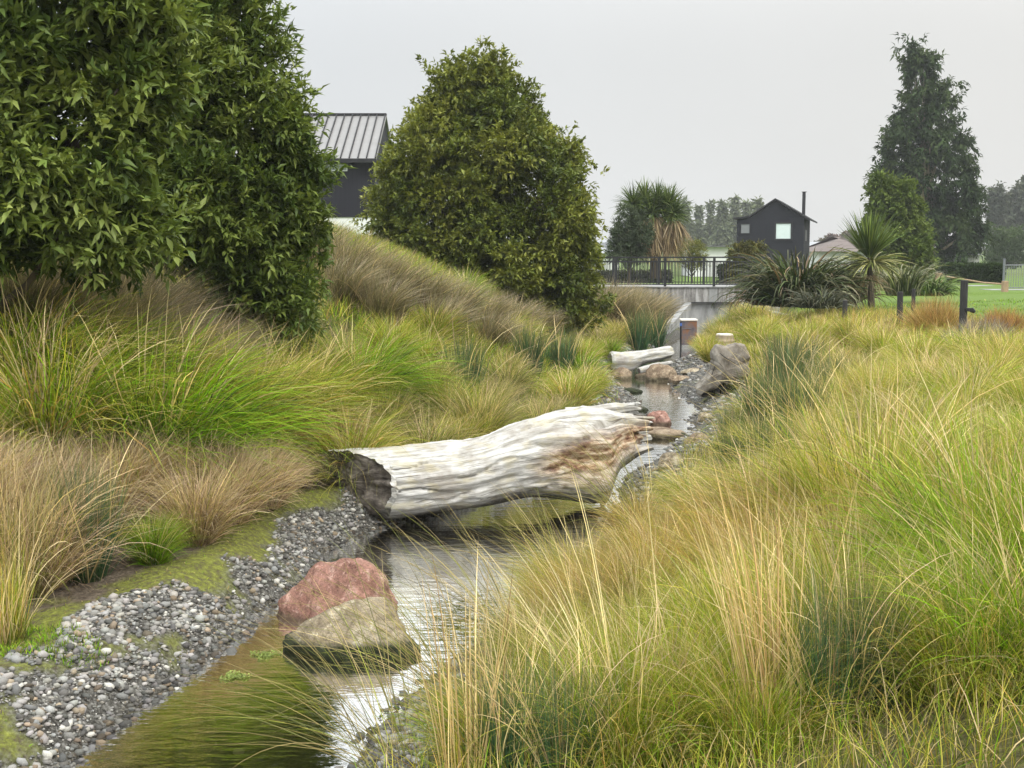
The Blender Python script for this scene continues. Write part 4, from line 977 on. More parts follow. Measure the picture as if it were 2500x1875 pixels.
# kind: blades spec; green bases darkened to paint in shade between tussocks
KINDS = {
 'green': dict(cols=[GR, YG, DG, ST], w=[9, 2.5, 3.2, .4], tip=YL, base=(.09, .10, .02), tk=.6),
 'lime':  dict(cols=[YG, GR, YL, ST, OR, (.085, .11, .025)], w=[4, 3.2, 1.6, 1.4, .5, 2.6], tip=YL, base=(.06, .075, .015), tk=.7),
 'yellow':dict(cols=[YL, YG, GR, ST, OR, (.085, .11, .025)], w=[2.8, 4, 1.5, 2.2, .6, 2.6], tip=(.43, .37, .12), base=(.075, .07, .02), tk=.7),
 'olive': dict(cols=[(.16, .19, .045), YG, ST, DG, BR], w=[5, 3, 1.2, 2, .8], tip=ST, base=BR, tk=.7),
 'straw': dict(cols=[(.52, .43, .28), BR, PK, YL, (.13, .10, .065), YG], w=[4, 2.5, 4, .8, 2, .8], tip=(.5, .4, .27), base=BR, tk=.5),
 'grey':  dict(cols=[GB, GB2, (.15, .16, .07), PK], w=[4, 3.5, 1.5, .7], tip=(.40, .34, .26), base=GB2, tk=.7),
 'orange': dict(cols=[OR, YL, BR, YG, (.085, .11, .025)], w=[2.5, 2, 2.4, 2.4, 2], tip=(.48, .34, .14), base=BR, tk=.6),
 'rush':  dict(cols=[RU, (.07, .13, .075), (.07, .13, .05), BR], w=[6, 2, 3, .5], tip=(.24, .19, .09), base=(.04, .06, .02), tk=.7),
}
def tuss_mesh(kind, seed, n=2600, H=.95, lean=(0, 0), K=6, wd=.0042, style='fountain', bw=1.):
    r = np.random.default_rng(seed); kd = KINDS[kind]; parts = []
    if wd > .0055 and wd < .0065 and style in ('fountain', 'dome'):
        spec = [(n, .42, (.5 * H, 1.35 * H), (.0, 1.0), (.0, 2.1), (wd * .5, wd * 1.15), .10), (int(n * .3), .40, (.25 * H, .6 * H), (.2, 1.2), (.0, 1.5), (wd * .6, wd * 1.2), .05)]
    elif style == 'fountain':
        spec = [(n, .16, (.55 * H, 1.28 * H), (.0, .85), (.5, 1.9), (wd * .6, wd * 1.2), .05), (int(n * .25), .20, (.25 * H, .6 * H), (.2, 1.1), (.3, 1.3), (wd * .8, wd * 1.4), .0)]
    elif style == 'dome':
        spec = [(n, .22, (.6 * H, 1.35 * H), (.1, 1.15), (.9, 2.4), (wd * .6, wd * 1.2), .07), (int(n * .25), .24, (.3 * H, .7 * H), (.3, 1.2), (.5, 1.5), (wd * .8, wd * 1.4), .0)]
    elif style == 'upright':
        spec = [(n, .17, (.55 * H, 1.15 * H), (.0, .32), (.0, .35), (wd * .8, wd * 1.2), .02), (int(n * .12), .18, (.3 * H, 1.0 * H), (.3, .8), (.2, 1.0), (wd * .7, wd), .05)]
    elif style == 'wind':
        spec = [(n, .2, (.6 * H, 1.3 * H), (.0, .7), (.5, 1.5), (wd * .6, wd * 1.2), .1), (int(n * .2), .22, (.3 * H, .7 * H), (.2, 1.1), (.3, 1.3), (wd, wd * 1.4), .0)]
    for (nn2, r0, L, T0, BD, W_, wb) in spec:
        V, q, tr, t = blades(nn2, r, r0 * H ** .5, L, T0, BD, W_, K, lean, wob=wb * 2.6 + .04)
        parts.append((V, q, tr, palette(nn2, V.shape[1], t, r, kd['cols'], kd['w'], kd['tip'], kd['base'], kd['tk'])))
    # a few long pale stalks
    ns = int(n * (.05 if wd < .005 else .03)) + 3
    if style == 'upright': ns += 40 if wd < .007 else 4
    if style == 'wind': ns = int(ns * .25)
    V, q, tr, t = blades(ns, r, .15, (1.0 * H, (1.6 if wd < .0068 or style == 'upright' else 1.3) * H), (.0, .7), (.2, 1.5), (wd * 1.1, wd * 1.7), 8, lean, wob=.12)
    parts.append((V, q, tr, palette(ns, V.shape[1], t, r, [ST, (.55, .46, .27), PK], [3, 3, 1])))
    V, Fs, Cc = merge(parts)
    V[:, 2] -= .04
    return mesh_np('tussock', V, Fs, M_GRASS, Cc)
MESH = {}
def getm(kind, style, var, lod, lean=(0, 0)):
    key = (kind, style, var, lod, lean)
    if key not in MESH:
        n, K, wd = {0: (2500, 7, .0060), 1: (1900, 6, .0082), 2: (950, 5, .0135)}[lod]
        if style == 'upright': n = int(n * (.15 if lod == 0 else .42)); wd *= 1.05
        MESH[key] = tuss_mesh(kind, abs(hash(str(key))) % 1000 if False else (sum(map(ord, str(key))) * 7 + var) % 9973, n=n, lean=lean, K=K, wd=wd, style=style)
    return MESH[key]
NT_ = [0]
def tuss(x, y, kind, style, sc, label, group=None, lean=(0, 0), rz=None, var=0, zs=1., cat='tussock', name=None, zo=0):
    lod = 0 if y < 8.5 else (1 if y < 17 else 2)
    o = bpy.data.objects.new(name or ('rush_clump' if kind == 'rush' else 'tussock'), getm(kind, style, var, lod, lean)); link(o)
    z = gz(x, y)
    o.location = (x, y, z + zo); o.scale = (sc, sc, sc * zs)
    o.rotation_euler = (0, 0, random.uniform(0, 6.28) if lean == (0, 0) and rz is None else (rz if rz is not None else random.uniform(-.4, .4)))
    NT_[0] += 1
    return tag(o, label, cat, group)
def tp(u, v, *a, **k):
    p = gp(u, v); return tuss(p[0], p[1], *a, **k)
LW = (-.45, -.1); RW = (.75, -.15); RW2 = (.4, -.1)
# --- single tussocks, left bank
tp(390, 1165, 'green', 'dome', 1.6, 'largest bright green tussock on the left bank, spilling over straw', lean=RW2)
for (u_, Y_, k_, s_, l_) in [(60, 11.4, 'lime', 1.35, 'tall yellow-green tussock at the left edge, just below the grey shaded row'), (210, 11.6, 'green', 1.3, 'tall green tussock below the grey shaded row, second from the left edge'), (350, 11.9, 'lime', 1.25, 'tall yellow-green tussock rising behind the largest bright green one'), (500, 12.3, 'yellow', 1.1, 'golden tussock between the largest green one and the second left tree'), (640, 13.0, 'lime', 1.0, 'yellow-green tussock at the foot of the second left tree')]:
    p_ = at(u_, 1000, Y_); tuss(p_[0], Y_, k_, 'dome', s_, l_, lean=RW2)
tp(120, 1130, 'lime', 'dome', 1.35, 'yellow-green tussock low at the left edge, left of the biggest bright green one')
tp(600, 1100, 'yellow', 'dome', 1.25, 'golden drooping tussock right of the biggest bright green one', lean=RW2)
tp(880, 985, 'green', 'dome', 1.2, 'vivid green tussock beneath the mound, straight above the sawn end of the big log', lean=RW2, zs=.9)
tp(740, 1040, 'lime', 'dome', 1.1, 'yellow-green tussock between the two brightest green tussocks', lean=RW2)
tp(570, 1215, 'straw', 'dome', .7, 'dry straw-brown tussock on bare soil above the moss strip')
tp(460, 1265, 'straw', 'fountain', .8, 'dry straw tussock with pinkish blades below the biggest green one')
for (u_, v_, s_, l_) in [(480, 1325, .66, 'tall dry straw tussock falling almost to the moss, right of the small green tuft'), (330, 1265, .75, 'tall dry straw tussock behind the small green tuft'), (560, 1275, .72, 'dry pinkish tussock nearest the narrow part of the gravel bar'), (265, 1275, .75, 'dry straw tussock rising behind the dark rush clump'), (110, 1330, .75, 'faded straw tussock between the olive reeds and the dark rush clump'), (650, 1235, .6, 'small dry tussock at the right end of the straw row'), (30, 1420, .85, 'faded straw tussock behind the golden reeds at the left edge')]:
    tp(u_, v_, 'straw', 'fountain', s_, l_)
for (u_, v_, l_) in [(520, 1170, 'pinkish straw tussock hanging over the soil below the golden drooping one'), (650, 1180, 'tan dead tussock left of the bare patch beside the log'), (400, 1225, 'tan straw tussock directly under the largest green one'), (230, 1190, 'brown straw tussock below the yellow-green one at the left edge')]:
    tp(u_, v_, 'straw', 'dome', .62, l_)
tp(300, 1250, 'straw', 'dome', .62, 'brown dead tussock between the rush clump and the pinkish straw one')
tp(375, 1375, 'green', 'fountain', .42, 'small fresh green tuft at the foot of the dry straw tussocks')
tp(205, 1410, 'rush', 'upright', .9, 'dark blue-green upright rush clump low on the left bank')
tp(60, 1450, 'olive', 'upright', .8, 'olive reedy clump at the left edge beside the dark rushes', name='rush_clump')
tp(15, 1570, 'yellow', 'upright', .62, 'golden straw-coloured reeds nearest the left edge', name='rush_clump')
tp(790, 1130, 'straw', 'dome', .75, 'brown faded tussock just left of the sawn log end')
tp(940, 1080, 'olive', 'fountain', .7, 'upright olive tussock directly behind the left half of the big log')
tp(1100, 1050, 'lime', 'fountain', .7, 'lime green tussock behind the middle of the big log')
tp(1200, 1020, 'olive', 'fountain', .62, 'dull green tussock behind the rising part of the big log')
tp(1130, 985, 'rush', 'upright', .95, 'dark rush clump behind the big log, beneath the grey tussock band')
tp(1370, 930, 'rush', 'upright', 1.05, 'blue-green rushes left of the far driftwood log')
tp(1290, 930, 'rush', 'upright', .95, 'blue-green rushes a step left of the ones beside the far driftwood log')
tp(1560, 860, 'rush', 'upright', 1.2, 'tall dark green rushes between the far log and the conical tree')
tp(1600, 850, 'rush', 'upright', 1.1, 'dark green rushes just left of the concrete wing wall')
tp(1490, 880, 'green', 'fountain', .6, 'small bright green tussock at the left end of the far log')
ORD = ['leftmost', 'second from the left', 'third from the left', 'fourth from the left', 'fifth from the left', 'sixth from the left', 'seventh from the left', 'eighth from the left', 'ninth from the left', 'tenth from the left', 'eleventh from the left', 'twelfth from the left', 'thirteenth from the left', 'rightmost']
def ordered(lst, where, base, grp, fn):
    lst = sorted(lst, key=lambda a: a[0])
    for i, (u, v, s) in enumerate(lst): fn(i, u, v, s, base + ', ' + (ORD[i] if i < len(lst) - 1 else 'rightmost').replace(' from the left', ' from left') + ' of the ' + where, grp)
ordered([(770, 640, 1.1), (850, 680, 1.1), (905, 700, 1.05), (960, 728, 1.05), (1030, 750, 1.05), (1110, 772, 1.05), (1180, 790, 1.05), (1250, 800, 1.05), (1315, 808, 1.0), (1075, 810, .95), (1200, 835, .9), (830, 735, 1.1), (930, 775, 1.)],
   'band across the mound', 'grey-brown windblown tussock', 'grey tussocks across the mound', lambda i, u, v, s, l, g: tp(u, v + 22, 'grey', 'wind', s * .85, l, g, lean=RW, var=i % 3))
def _lt(i, u, v, s, l, g):
    p = at(u, v, 12.4 + (i % 3) * .6); tuss(p[0], p[1], 'grey', 'wind', s * .7, l, g, lean=RW, var=i % 3)
ordered([(120, 740, 1.5), (240, 745, 1.5), (350, 740, 1.5), (450, 760, 1.4), (300, 700, 1.6), (420, 700, 1.5), (520, 760, 1.2), (60, 720, 1.4), (180, 690, 1.5)], 'row under the left trees', 'dark grey tussock', 'grey tussocks under the left trees', _lt)
def _lc(i, u, v, s, l, g):
    p = at(u, v, 36 + i % 3); tuss(p[0], p[1], 'grey', 'wind', s * .85, l, g, lean=RW, var=i % 3)
ordered([(1500, 770, 1.6), (1545, 765, 1.6), (1590, 775, 1.5), (1520, 740, 1.6), (1480, 720, 1.6), (1570, 735, 1.7)], 'group left of the culvert', 'grey-brown tussock', 'grey tussocks left of the culvert', _lc)
for (u, Y, s, k, l) in [(1742, 41.5, .75, 'olive', 'dull tussock growing in the channel before the culvert wall, left one of the three'), (1772, 41, .8, 'lime', 'lime tussock growing in the channel before the culvert wall, middle one of the three'), (1803, 41.5, .9, 'yellow', 'golden tussock before the right end of the culvert wall'), (1828, 40.5, .95, 'olive', 'dull tussock between the culvert and the largest flax'), (1712, 38.5, .5, 'olive', 'low dull tussock directly behind the rusty box'), (1850, 39, .9, 'yellow', 'golden tussock at the left foot of the largest flax')]:
    p_ = at(u, 760, Y); tuss(p_[0], Y, k, 'fountain', s, l)
# --- single tussocks, right bank
tp(2130, 1330, 'yellow', 'dome', 1.1, 'large rounded golden-green tussock in the middle of the right bank')
tp(2460, 1480, 'green', 'dome', 1.0, 'deep green drooping tussock at the right edge above the brightest one')
tp(1850, 1330, 'olive', 'dome', .8, 'dull olive tussock on the right bank beside the gravel')
tp(2300, 1440, 'straw', 'dome', .5, 'dry pinkish straw tussock in the hollow between two large green ones')
tuss(2.15, 5.0, 'green', 'fountain', .72, 'brightest lime green tussock in the bottom right corner', lean=LW)
tuss(2.6, 5.5, 'lime', 'fountain', .7, 'lime tussock tucked behind the brightest one at bottom right')
tp(1790, 1120, 'rush', 'upright', .6, 'blue-green rush clump below the upright stump at the stream edge')
tp(1915, 1020, 'rush', 'upright', 1.15, 'tall blue-green rushes right of the upright stump')
tp(1910, 950, 'rush', 'upright', 1.0, 'dark rushes directly behind the right side of the upright stump')
tp(2030, 1010, 'rush', 'upright', .85, 'separate dark rush clump among golden grass on the right bank')
tp(1790, 1180, 'rush', 'upright', .6, 'blue-green rushes on the gravel right of the broken log end')
tp(1950, 1100, 'rush', 'upright', .95, 'blue-green rushes between the stump-side clump and the golden grass')
tp(1870, 1085, 'rush', 'upright', .95, 'blue-green rushes midway between the stump and the golden dome of grass')
tp(1985, 930, 'rush', 'upright', .8, 'small blue-green rushes behind the separate dark clump on the right bank')
tp(1880, 1190, 'rush', 'upright', .75, 'dull blue-green rushes nearest the big log on the right bank')
tp(1740, 800, 'rush', 'upright', .7, 'small dark rushes right of the rusty box')
for (x, y, s, l) in [(.0, 5.0, .62, 'dark rush stems with straw stalks at the bottom centre, left of its neighbour'), (.22, 4.85, .6, 'dark rush stems with straw stalks at the bottom centre, right of its neighbour'), (1.32, 4.9, .68, 'dark rush stems with pale straw stalks at bottom right, left one of the pair'), (1.5, 5.0, .62, 'dark rush stems with pale straw stalks at bottom right, right one of the pair')]:
    tuss(x, y, 'rush', 'upright', s, l, 'foreground rush clumps', var=int(s * 10) % 2)

# --- long stems arching over the water, and dry stalk bundles in front
def stems(x, y, n, L, T0, BD, wd, az0, azs, cols, label, cat, name, r0=.25, seed=1, wob=.06):
    r = np.random.default_rng(seed); az = az0 + r.normal(0, azs, n)
    V, q, tr, t = blades(n, r, r0, L, T0, BD, wd, 9, (0, 0), flat=-1, wob=wob, az=az, tipw=.25)
    o = obj(name, mesh_np(name, V.reshape(-1, 3), [q, tr], M_GRASS, palette(n, V.shape[1], t, r, cols, [1] * len(cols)).reshape(-1, 3)), None, (x, y, gz(x, y) - .02)); return tag(o, label, cat)
OC = [(.30, .25, .10), (.20, .17, .07), (.42, .34, .17), (.12, .13, .05), (.22, .24, .05)]
for i, (y, L, l) in enumerate([(5.5, (.7, 1.25), 'long brown-gold stems arching over the stream at the bottom edge'), (6.4, (.7, 1.3), 'long arching stems over the stream right of the floating weed'), (7.3, (.6, 1.2), 'long arching stems over bright water right of the tan boulder'), (8.3, (.6, 1.1), 'arching dark stems over the water right of the red boulder'), (10.4, (.7, 1.3), 'thin pale stems reaching over the pool below the big log'), (11.4, (.6, 1.2), 'thin golden stems crossing the shadow under the right half of the big log')]):
    c, w = cxw(y); stems(float(c + w + .62), y, 110, L, (.25, 1.15), (.3, 1.2), (.003, .0055), math.pi - .1, .55, OC, l, 'grass stems', 'arching_stems', seed=20 + i)
SC = [(.58, .44, .22), (.50, .36, .18), (.62, .50, .28), (.38, .26, .13)]
stems(-.18, 5.0, 60, (.75, 1.05), (.0, .28), (.0, .3), (.004, .007), 0, 3, SC, 'bundle of upright orange-straw stalks at the bottom centre', 'grass stalks', 'dry_stalks', .13, 41, .03)
stems(1.12, 4.95, 70, (.85, 1.25), (.0, .3), (.0, .35), (.004, .0075), 2.6, 1.2, SC, 'bundle of upright orange-straw stalks at the bottom right', 'grass stalks', 'dry_stalks', .14, 42, .03)
stems(.55, 5.1, 34, (.8, 1.3), (.1, .7), (.2, .9), (.005, .008), 2.7, .5, [(.66, .58, .34), (.6, .5, .26)], 'few thick cream stalks leaning left in the bottom foreground', 'grass stalks', 'dry_stalks', .2, 43, .03)

# --- massed tussocks
placed = [(o.location.x, o.location.y) for o in COL.objects if o.name.startswith(('tussock', 'rush'))]
def near(x, y, d): return any((x - a) ** 2 + (y - b) ** 2 < d * d for a, b in placed)
cnt = 0
yv = 4.9
while yv < 38:
    step = .50 if yv < 9 else (.62 if yv < 15 else .85 if yv < 24 else 1.3)
    c, w = cxw(yv); x = c + w + (1.15 if yv < 6.2 else .9 if yv < 7.5 else .72 if yv < 10 else 1.0 if yv < 11.5 else 1.6 if yv < 17 else 1.4 if yv < 25 else .8)
    xmax = min(.43 * yv + .6, 9.6 if yv > 22 else 99)
    while x < xmax:
        xx, yy = x + random.uniform(-.15, .2), yv + random.uniform(-.2, .2) * step * 1.4
        x += step
        if near(xx, yy, step * .5): continue
        d = xx - c - w
        rr = random.random(); n_ = float(vnoise(np.array([[xx * .8, yy * .7, 2.]]))[0])
        if yv < 10: kind = ('green' if xx > .36 * yy else 'lime') if n_ > .25 else (('yellow' if rr < .6 else 'olive') if n_ > -.3 else 'orange'); lab = {'green': 'fresh green tussock in the dense sward near the camera on the right', 'lime': 'lime green tussock in the dense sward near the camera on the right', 'yellow': 'golden tussock in the dense sward near the camera on the right', 'olive': 'dull olive tussock in the dense sward near the camera on the right', 'orange': 'rust-orange tinged tussock near the camera on the right'}[kind]
        elif yv < 18: kind = 'yellow' if n_ > .0 else ('olive' if n_ < -.4 else 'lime'); lab = {'yellow': 'golden tussock in the middle of the right bank sward', 'olive': 'dull olive tussock in the middle of the right bank sward', 'lime': 'lime tussock in the middle of the right bank sward'}[kind]
        else: kind = 'yellow' if n_ > -.15 else 'lime'; lab = {'yellow': 'golden tussock in the far part of the right bank towards the posts', 'lime': 'yellow-green tussock in the far part of the right bank towards the posts'}[kind]
        if yv > 19 and xx > 6.3 + (yv - 19) * .05: kind = 'straw' if rr < .5 else 'orange'; lab = {'straw': 'pinkish straw tussock around the black posts', 'orange': 'orange-brown tussock around the black posts'}[kind]
        s = (.55 if yv < 7 else .58 if yv < 11 else .66) * random.uniform(.8, 1.2)
        if kind in ('straw', 'orange') and yv > 19: s *= .55
        if d < 1.4: s *= .75
        if 17.5 < yv < 24.5 and xx > 6.4: s *= .6
        if yv > 24 and xx > 7: s *= .7
        ln = LW if d < 1.6 and yv < 12 else (0, 0)
        zone = ', beside the stream' if d < 1.4 else (', at the right frame edge' if xx > .34 * yy else '')
        lab = lab.replace(' in the dense sward', '').replace(' in the middle of the', ' midway up the').replace(' sward', '').replace('tussock in the far part of the right bank', 'far tussock on the right bank') + zone
        tuss(xx, yy, kind, random.choice(['dome', 'fountain', 'dome']) if yv < 18 else 'fountain', s, lab, 'massed tussocks ' + kind + zone.replace(',', '') + (' near' if yv < 10 else ' middle' if yv < 18 else ' far') + ' right bank', lean=ln, var=random.randrange(2)); cnt += 1
    yv += step * .95
cr = cnt
yv = 8.2
while yv < 34:
    step = .75 if yv < 15 else 1.1
    c, w = cxw(yv); x = c - w - (2.0 if yv < 11.5 else .95)
    xmin = -.43 * yv - .5
    while x > xmin:
        xx, yy = x + random.uniform(-.2, .2), yv + random.uniform(-.3, .3); x -= step
        if near(xx, yy, step * .55): continue
        if yv > 17 and xx < -1.3: continue
        if yv < 12 and -xx + c - w < 2.2 and xx < -2.5: kind = 'straw'; lab = 'straw-brown tussock along the bare soil of the left bank'
        else:
            kind = random.choice(['lime', 'olive', 'yellow', 'green', 'olive']); lab = {'lime': 'lime', 'olive': 'dull olive', 'yellow': 'golden', 'green': 'fresh green'}[kind] + ' tussock in the left bank sward behind the big log'
            if xx < -2.5: kind = 'lime' if yv < 15 else 'olive'; lab = ('lime' if yv < 15 else 'olive') + ' tussock on the slope below the left trees'
        tuss(xx, yy, kind, random.choice(['dome', 'fountain']), (.72 if yv < 15 else .62) * random.uniform(.8, 1.2), lab, 'massed ' + kind + ' tussocks left bank' + (' slope' if xx < -2.5 else ''), var=random.randrange(2)); cnt += 1
    yv += step * .95
print('TUSSOCKS', NT_[0], 'massed', cnt, 'right', cr, 'meshes', len(MESH), 'verts', sum(len(m.vertices) for m in MESH.values()))

# --- short grass between the tussocks and on the mound (stuff)
def ground_grass():
    r = np.random.default_rng(77); parts = []
    def patch(n, xf, yf, kind, L, wd, T0=(.0, .9), lean=(0, 0), accept=None, cols=None):
        x, y = xf(n), yf(n); 
        c, w = cxw(y); s = x - c
        m = (np.abs(x) < .46 * y + 1)
        if accept is not None: m &= accept(x, y, s, w)
        x, y = x[m], y[m]; k = len(x)
        if not k: return
        V, q, tr, t = blades(k, r, .001, L, T0, (.3, 1.4), wd, 3, lean, flat=-1, wob=.05)
        V = V + np.stack([x, y, terr(x, y) - .01], -1)[:, None]
        kd = KINDS[kind]; parts.append((V, q, tr, palette(k, V.shape[1], t, r, kd['cols'], kd['w'], kd['tip'], kd['base'], .6)))
    U = lambda a, b, p=1: (lambda n: a + (b - a) * r.random(n) ** p)
    # right bank
    patch(60000, U(-1, 9), U(4, 14, 1.3), 'yellow', (.12, .42), (.003, .006), accept=lambda x, y, s, w: s > w + .75)
    patch(26000, U(2, 10), U(14, 40, 1.3), 'yellow', (.2, .5), (.006, .014), accept=lambda x, y, s, w: (s > w + .9))
    patch(9000, U(6, 12), U(20, 30), 'orange', (.15, .5), (.006, .012), accept=lambda x, y, s, w: x < 10.5)
    # left bank sward
    patch(40000, U(-9, 2), U(9, 22, 1.2), 'olive', (.15, .45), (.004, .009), accept=lambda x, y, s, w: -s > w + np.where(y < 12, 2.0, .7))
    patch(9000, U(-4, 2), U(10, 22), 'lime', (.05, .2), (.004, .008), accept=lambda x, y, s, w: (-s > w + .35) & (-s < w + 1.2) & (y > 12.5))
    patch(16000, U(-4, 5), U(24, 40), 'olive', (.2, .5), (.008, .014), accept=lambda x, y, s, w: -s > w + .5)
    # mound top, soft golden green
    patch(70000, U(-9, 1.5), U(17, 32), 'lime', (.18, .45), (.007, .014), lean=(.5, 0), accept=lambda x, y, s, w: -s > w + 1.2)
    # moss strip and green tufts on the gravel bar
    patch(12000, U(-5, 0), U(5.6, 11.5), 'lime', (.012, .04), (.003, .006), accept=lambda x, y, s, w: mossmask(x, y, s, w) > .5)
    patch(3500, U(-3.2, -2.2), U(6.2, 7.5), 'green', (.03, .09), (.004, .008), accept=lambda x, y, s, w: ((x + 2.78) / .42) ** 2 + ((y - 7.0) / .28) ** 2 < 1)
    # straw litter on soil
    patch(6000, U(-5, -1), U(6.5, 11.5), 'straw', (.1, .35), (.002, .0045), T0=(1.0, 1.5), accept=lambda x, y, s, w: (-s > w + 1.1) & (-s < w + 2.6))
    # verge under bridge side and lawn clover
    patch(9000, U(9.5, 17), U(25, 40), 'green', (.03, .1), (.01, .02), accept=lambda x, y, s, w: x > 9.8)
    V, Fs, Cc = merge(parts)
    tag(obj('grass', mesh_np('grass', V, Fs, M_GRASS, Cc)), 'short green and golden grass covering both banks between the tussocks', 'grass', kind='stuff')
ground_grass()

# ------------------------------------------------------------------ cabbage trees and flax
def strap_plant(name, Y, u, vb, parts, label, cat, trunks=None, dz=0):
    b = at(u, vb, Y); root = empty(name, (b[0], Y, b[2]), label, cat)
    r = np.random.default_rng(int(u)); i = 0
    for (nm, cu, cv, n, L, T0, BD, Wd, cols, w, r0, lean) in parts:
        c = at(cu, cv, Y) + np.array([0, r.uniform(-.15, .15), 0])
        V, q, tr, t = blades(n, r, r0, L, T0, BD, Wd, 6, lean, flat=-1, tipw=.1, pw=1.3)
        V = V + (c - np.array(root.location)); me = mesh_np(nm, V.reshape(-1, 3), [q, tr], M_STRAP, palette(n, V.shape[1], t, r, cols, w, None, None).reshape(-1, 3))
        obj(nm, me, root)
    for (pts, rad) in (trunks or []):
        k = MB(); k.tube([at(*p, Y) for p in pts], rad, 9); k.build('trunk', M_BARK, root)
    return root
GC = [(.05, .085, .02), (.09, .13, .03), (.15, .19, .05)]; DC = [(.30, .23, .13), (.20, .14, .08), (.38, .31, .2)]
hd = []
for (cu, cv) in [(1545, 498), (1575, 488), (1605, 490), (1632, 500), (1590, 520), (1632, 530), (1560, 525), (1610, 510), (1645, 520)]:
    hd.append(('leaf_head', cu, cv, 200, (.6, 1.1), (.1, 2.1), (.1, .6), (.04, .06), GC, [2, 3, 1], .05, (0, 0)))
for (cu, cv) in [(1565, 585), (1595, 575), (1630, 590), (1545, 548), (1580, 535), (1612, 552), (1645, 540), (1600, 530), (1635, 565), (1550, 565)]:
    hd.append(('dead_skirt', cu, cv, 240, (.45, 1.35), (2.2, 2.95), (.0, .5), (.03, .05), DC, [3, 2, 1], .25, (0, 0)))
strap_plant('cabbage_tree', 51.5, 1600, 650, hd, 'broad cabbage tree with a thick skirt of dead brown leaves, behind the railing', 'tree', [([(1600, 680), (1602, 600), (1600, 520)], [.25, .2, .12]), ([(1600, 640), (1575, 560), (1565, 520)], [.15, .12, .08])])
strap_plant('cabbage_tree', 34, 2125, 735,
   [('leaf_head', 2122, 628, 330, (.7, 1.45), (.0, .9), (.0, .35), (.035, .06), GC, [2, 3, 2], .08, (.05, 0)),
    ('drooping_leaves', 2125, 640, 190, (.8, 1.35), (1.0, 1.9), (.5, 1.1), (.035, .06), [(.15, .17, .04), (.30, .29, .12), (.09, .11, .03)], [3, 3, 2], .08, (0, 0)),
    ('dead_skirt', 2125, 670, 90, (.4, .8), (1.9, 2.6), (.3, .7), (.02, .04), DC, [3, 2, 1], .08, (0, 0))],
   'spiky young cabbage tree with one tall green head, above the black posts', 'tree', [([(2128, 750), (2125, 690), (2123, 620)], [.1, .09, .06])])
def flax(u, vb, Y, n, L, label, cols, w, seed, spread=(.2, 1.3), wd=(.035, .06), name='flax_bush', cat='shrub', r0=.5):
    b = at(u, vb, Y); r = np.random.default_rng(seed)
    V, q, tr, t = blades(n, r, r0, L, spread, (1.3, 3.0), wd, 7, (0, 0), tipw=.12, pw=1.8)
    me = mesh_np(name, V.reshape(-1, 3), [q, tr], M_STRAP, palette(n, V.shape[1], t, r, cols, w, (.25, .2, .12), None, .4).reshape(-1, 3))
    o = obj(name, me, None, (b[0], Y, gz(b[0], Y) if vb is None else b[2])); return tag(o, label, cat)
FC = [(.025, .045, .012), (.055, .085, .02), (.24, .25, .15), (.18, .12, .07)]
flax(1945, 748, 34, 950, (1.1, 2.3), 'largest dark glossy flax with pale drooping leaves, right of the bridge', FC, [6, 4, .9, .8], 5, r0=.7, spread=(.1, 1.15), wd=(.05, .085))
flax(1880, 745, 35.5, 240, (.7, 1.4), 'brownish ragged flax where the bridge railing ends', [(.14, .09, .06), (.22, .17, .11), (.06, .07, .03)], [3, 2, 2], 6)
flax(2040, 740, 36, 480, (.9, 1.8), 'dull bronze-brown flax between the largest flax and the spiky cabbage tree', [(.12, .085, .055), (.2, .16, .1), (.07, .08, .04)], [3, 2, 3], 7, r0=.6)
flax(2205, 722, 37, 240, (.9, 1.6), 'flax with pale flopped leaf tips just right of the spiky cabbage tree', [(.06, .08, .03), (.3, .3, .2), (.10, .12, .05)], [3, 2, 2], 8, spread=(.0, .7))
flax(2270, 722, 40, 320, (.6, 1.3), 'bright mid-green flax left of the tallest black post', [(.06, .11, .025), (.11, .17, .04), (.03, .05, .015)], [3, 3, 1], 9)
flax(2000, 752, 32, 260, (.4, .9), 'low grey-green flax at the front foot of the largest one', [(.05, .06, .04), (.10, .11, .07)], [2, 1], 10)
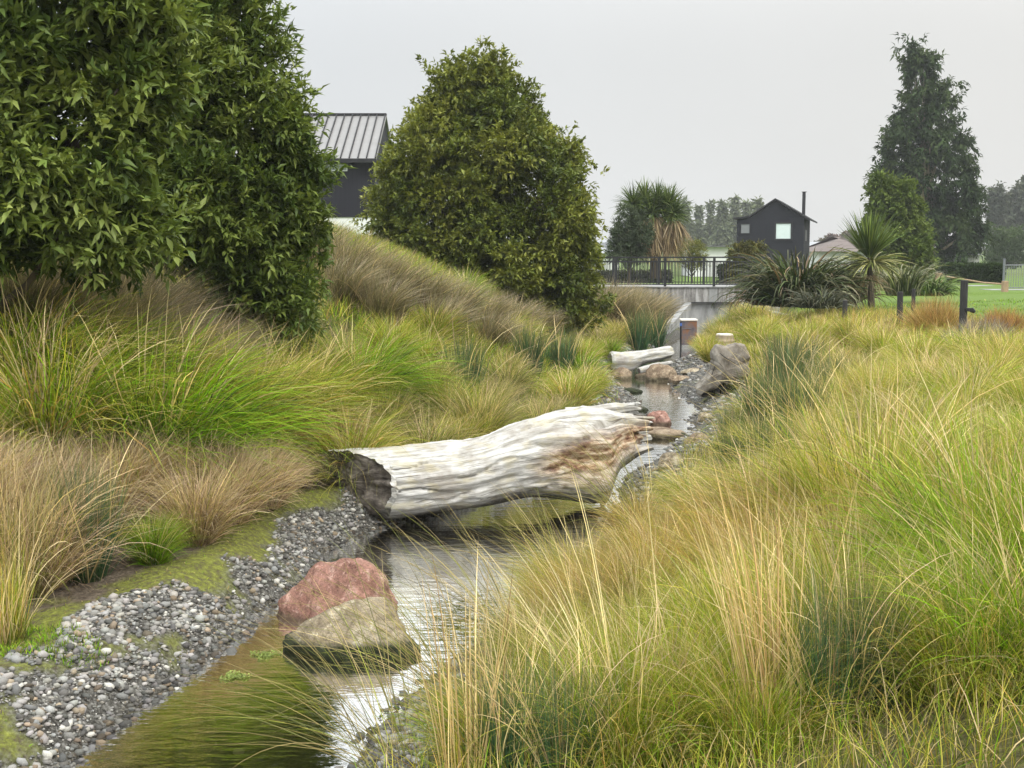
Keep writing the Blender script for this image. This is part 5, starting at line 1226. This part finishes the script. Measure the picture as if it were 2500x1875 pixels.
# grey twiggy shrubs and orange bush by the tallest post
def twig(u, v, Y, rad, label, cols, seed, n=2600):
    p = at(u, v, Y); r = np.random.default_rng(seed)
    V, q, tr, t = blades(n, r, rad * .3, (rad * .7, rad * 1.25), (.0, 1.5), (-.3, .5), (.006, .012), 4, (0, 0), flat=-1, wob=.5)
    o = obj('shrub', mesh_np('shrub', V.reshape(-1, 3), [q, tr], M_GRASS, palette(n, V.shape[1], t, r, cols, [1] * len(cols)).reshape(-1, 3)), None, (p[0], Y, gz(p[0], Y)))
    return tag(o, label, 'shrub')
twig(2400, 850, 19.8, .62, 'round grey leafless twiggy bush right of the tallest black post', [(.22, .2, .2), (.32, .29, .28), (.14, .12, .12)], 3)
twig(2335, 855, 19.6, .42, 'small pale grey twiggy bush at the foot of the tallest black post', [(.28, .25, .23), (.38, .34, .31)], 4)
twig(2450, 830, 22.5, .6, 'rusty orange bush behind the round grey twiggy one', [(.36, .18, .07), (.42, .28, .12), (.2, .12, .06)], 5)
twig(2285, 800, 24, .75, 'orange-tan bush left of the tallest black post', [(.40, .24, .10), (.46, .34, .18), (.24, .2, .06)], 6)

# floating weed at the gravel edge
def weed():
    r = np.random.default_rng(4)
    for i, (u, v, wd, ht) in enumerate([(648, 1600, 85, .10), (572, 1652, 80, .09)]):
        th = PITCH + math.atan((v - 937.5) / F); Y = CAMZ / math.tan(th); p = at(u, v, Y); n = 420; a = r.random(n) * 6.28; q = np.sqrt(r.random(n)) * (.75 + .35 * np.sin(a * 3 + i * 2))
        P = np.stack([np.cos(a) * q * wd * Y / F / 2, np.sin(a) * q * ht, .004 + .006 * r.random(n)], -1); D = unit(n, r); D[:, 2] = np.abs(D[:, 2]) * .25
        c = np.array([[.24, .30, .09]]) * r.uniform(.5, 1.35, (n, 1))
        o = obj('water_weed', leaf_mesh('water_weed', P, D, r.uniform(.008, .022, n), r.uniform(.006, .014, n), c, M_GRASS, fold=.05, droop=0, seed=i), None, (p[0], p[1], .0))
        tag(o, ['pale green floating weed just left of the tan boulder', 'pale green floating weed nearer the camera, left of the other patch'][i], 'water weed')
weed()

# ------------------------------------------------------------------ haze
HAZE = True
if HAZE:
    k = MB(); k.box(-420, 420, -30, 420, -2.0, 24.0)
    m = newmat('haze_air'); t = NT(m); v = t.n('VolumePrincipled', {'Color': (.9, .93, .96, 1), 'Density': .0005, 'Anisotropy': .2}); t.out(None, v.outputs[0])
    o = k.build('haze', m); tag(o, 'thin pale haze over the whole place', 'haze', kind='stuff')
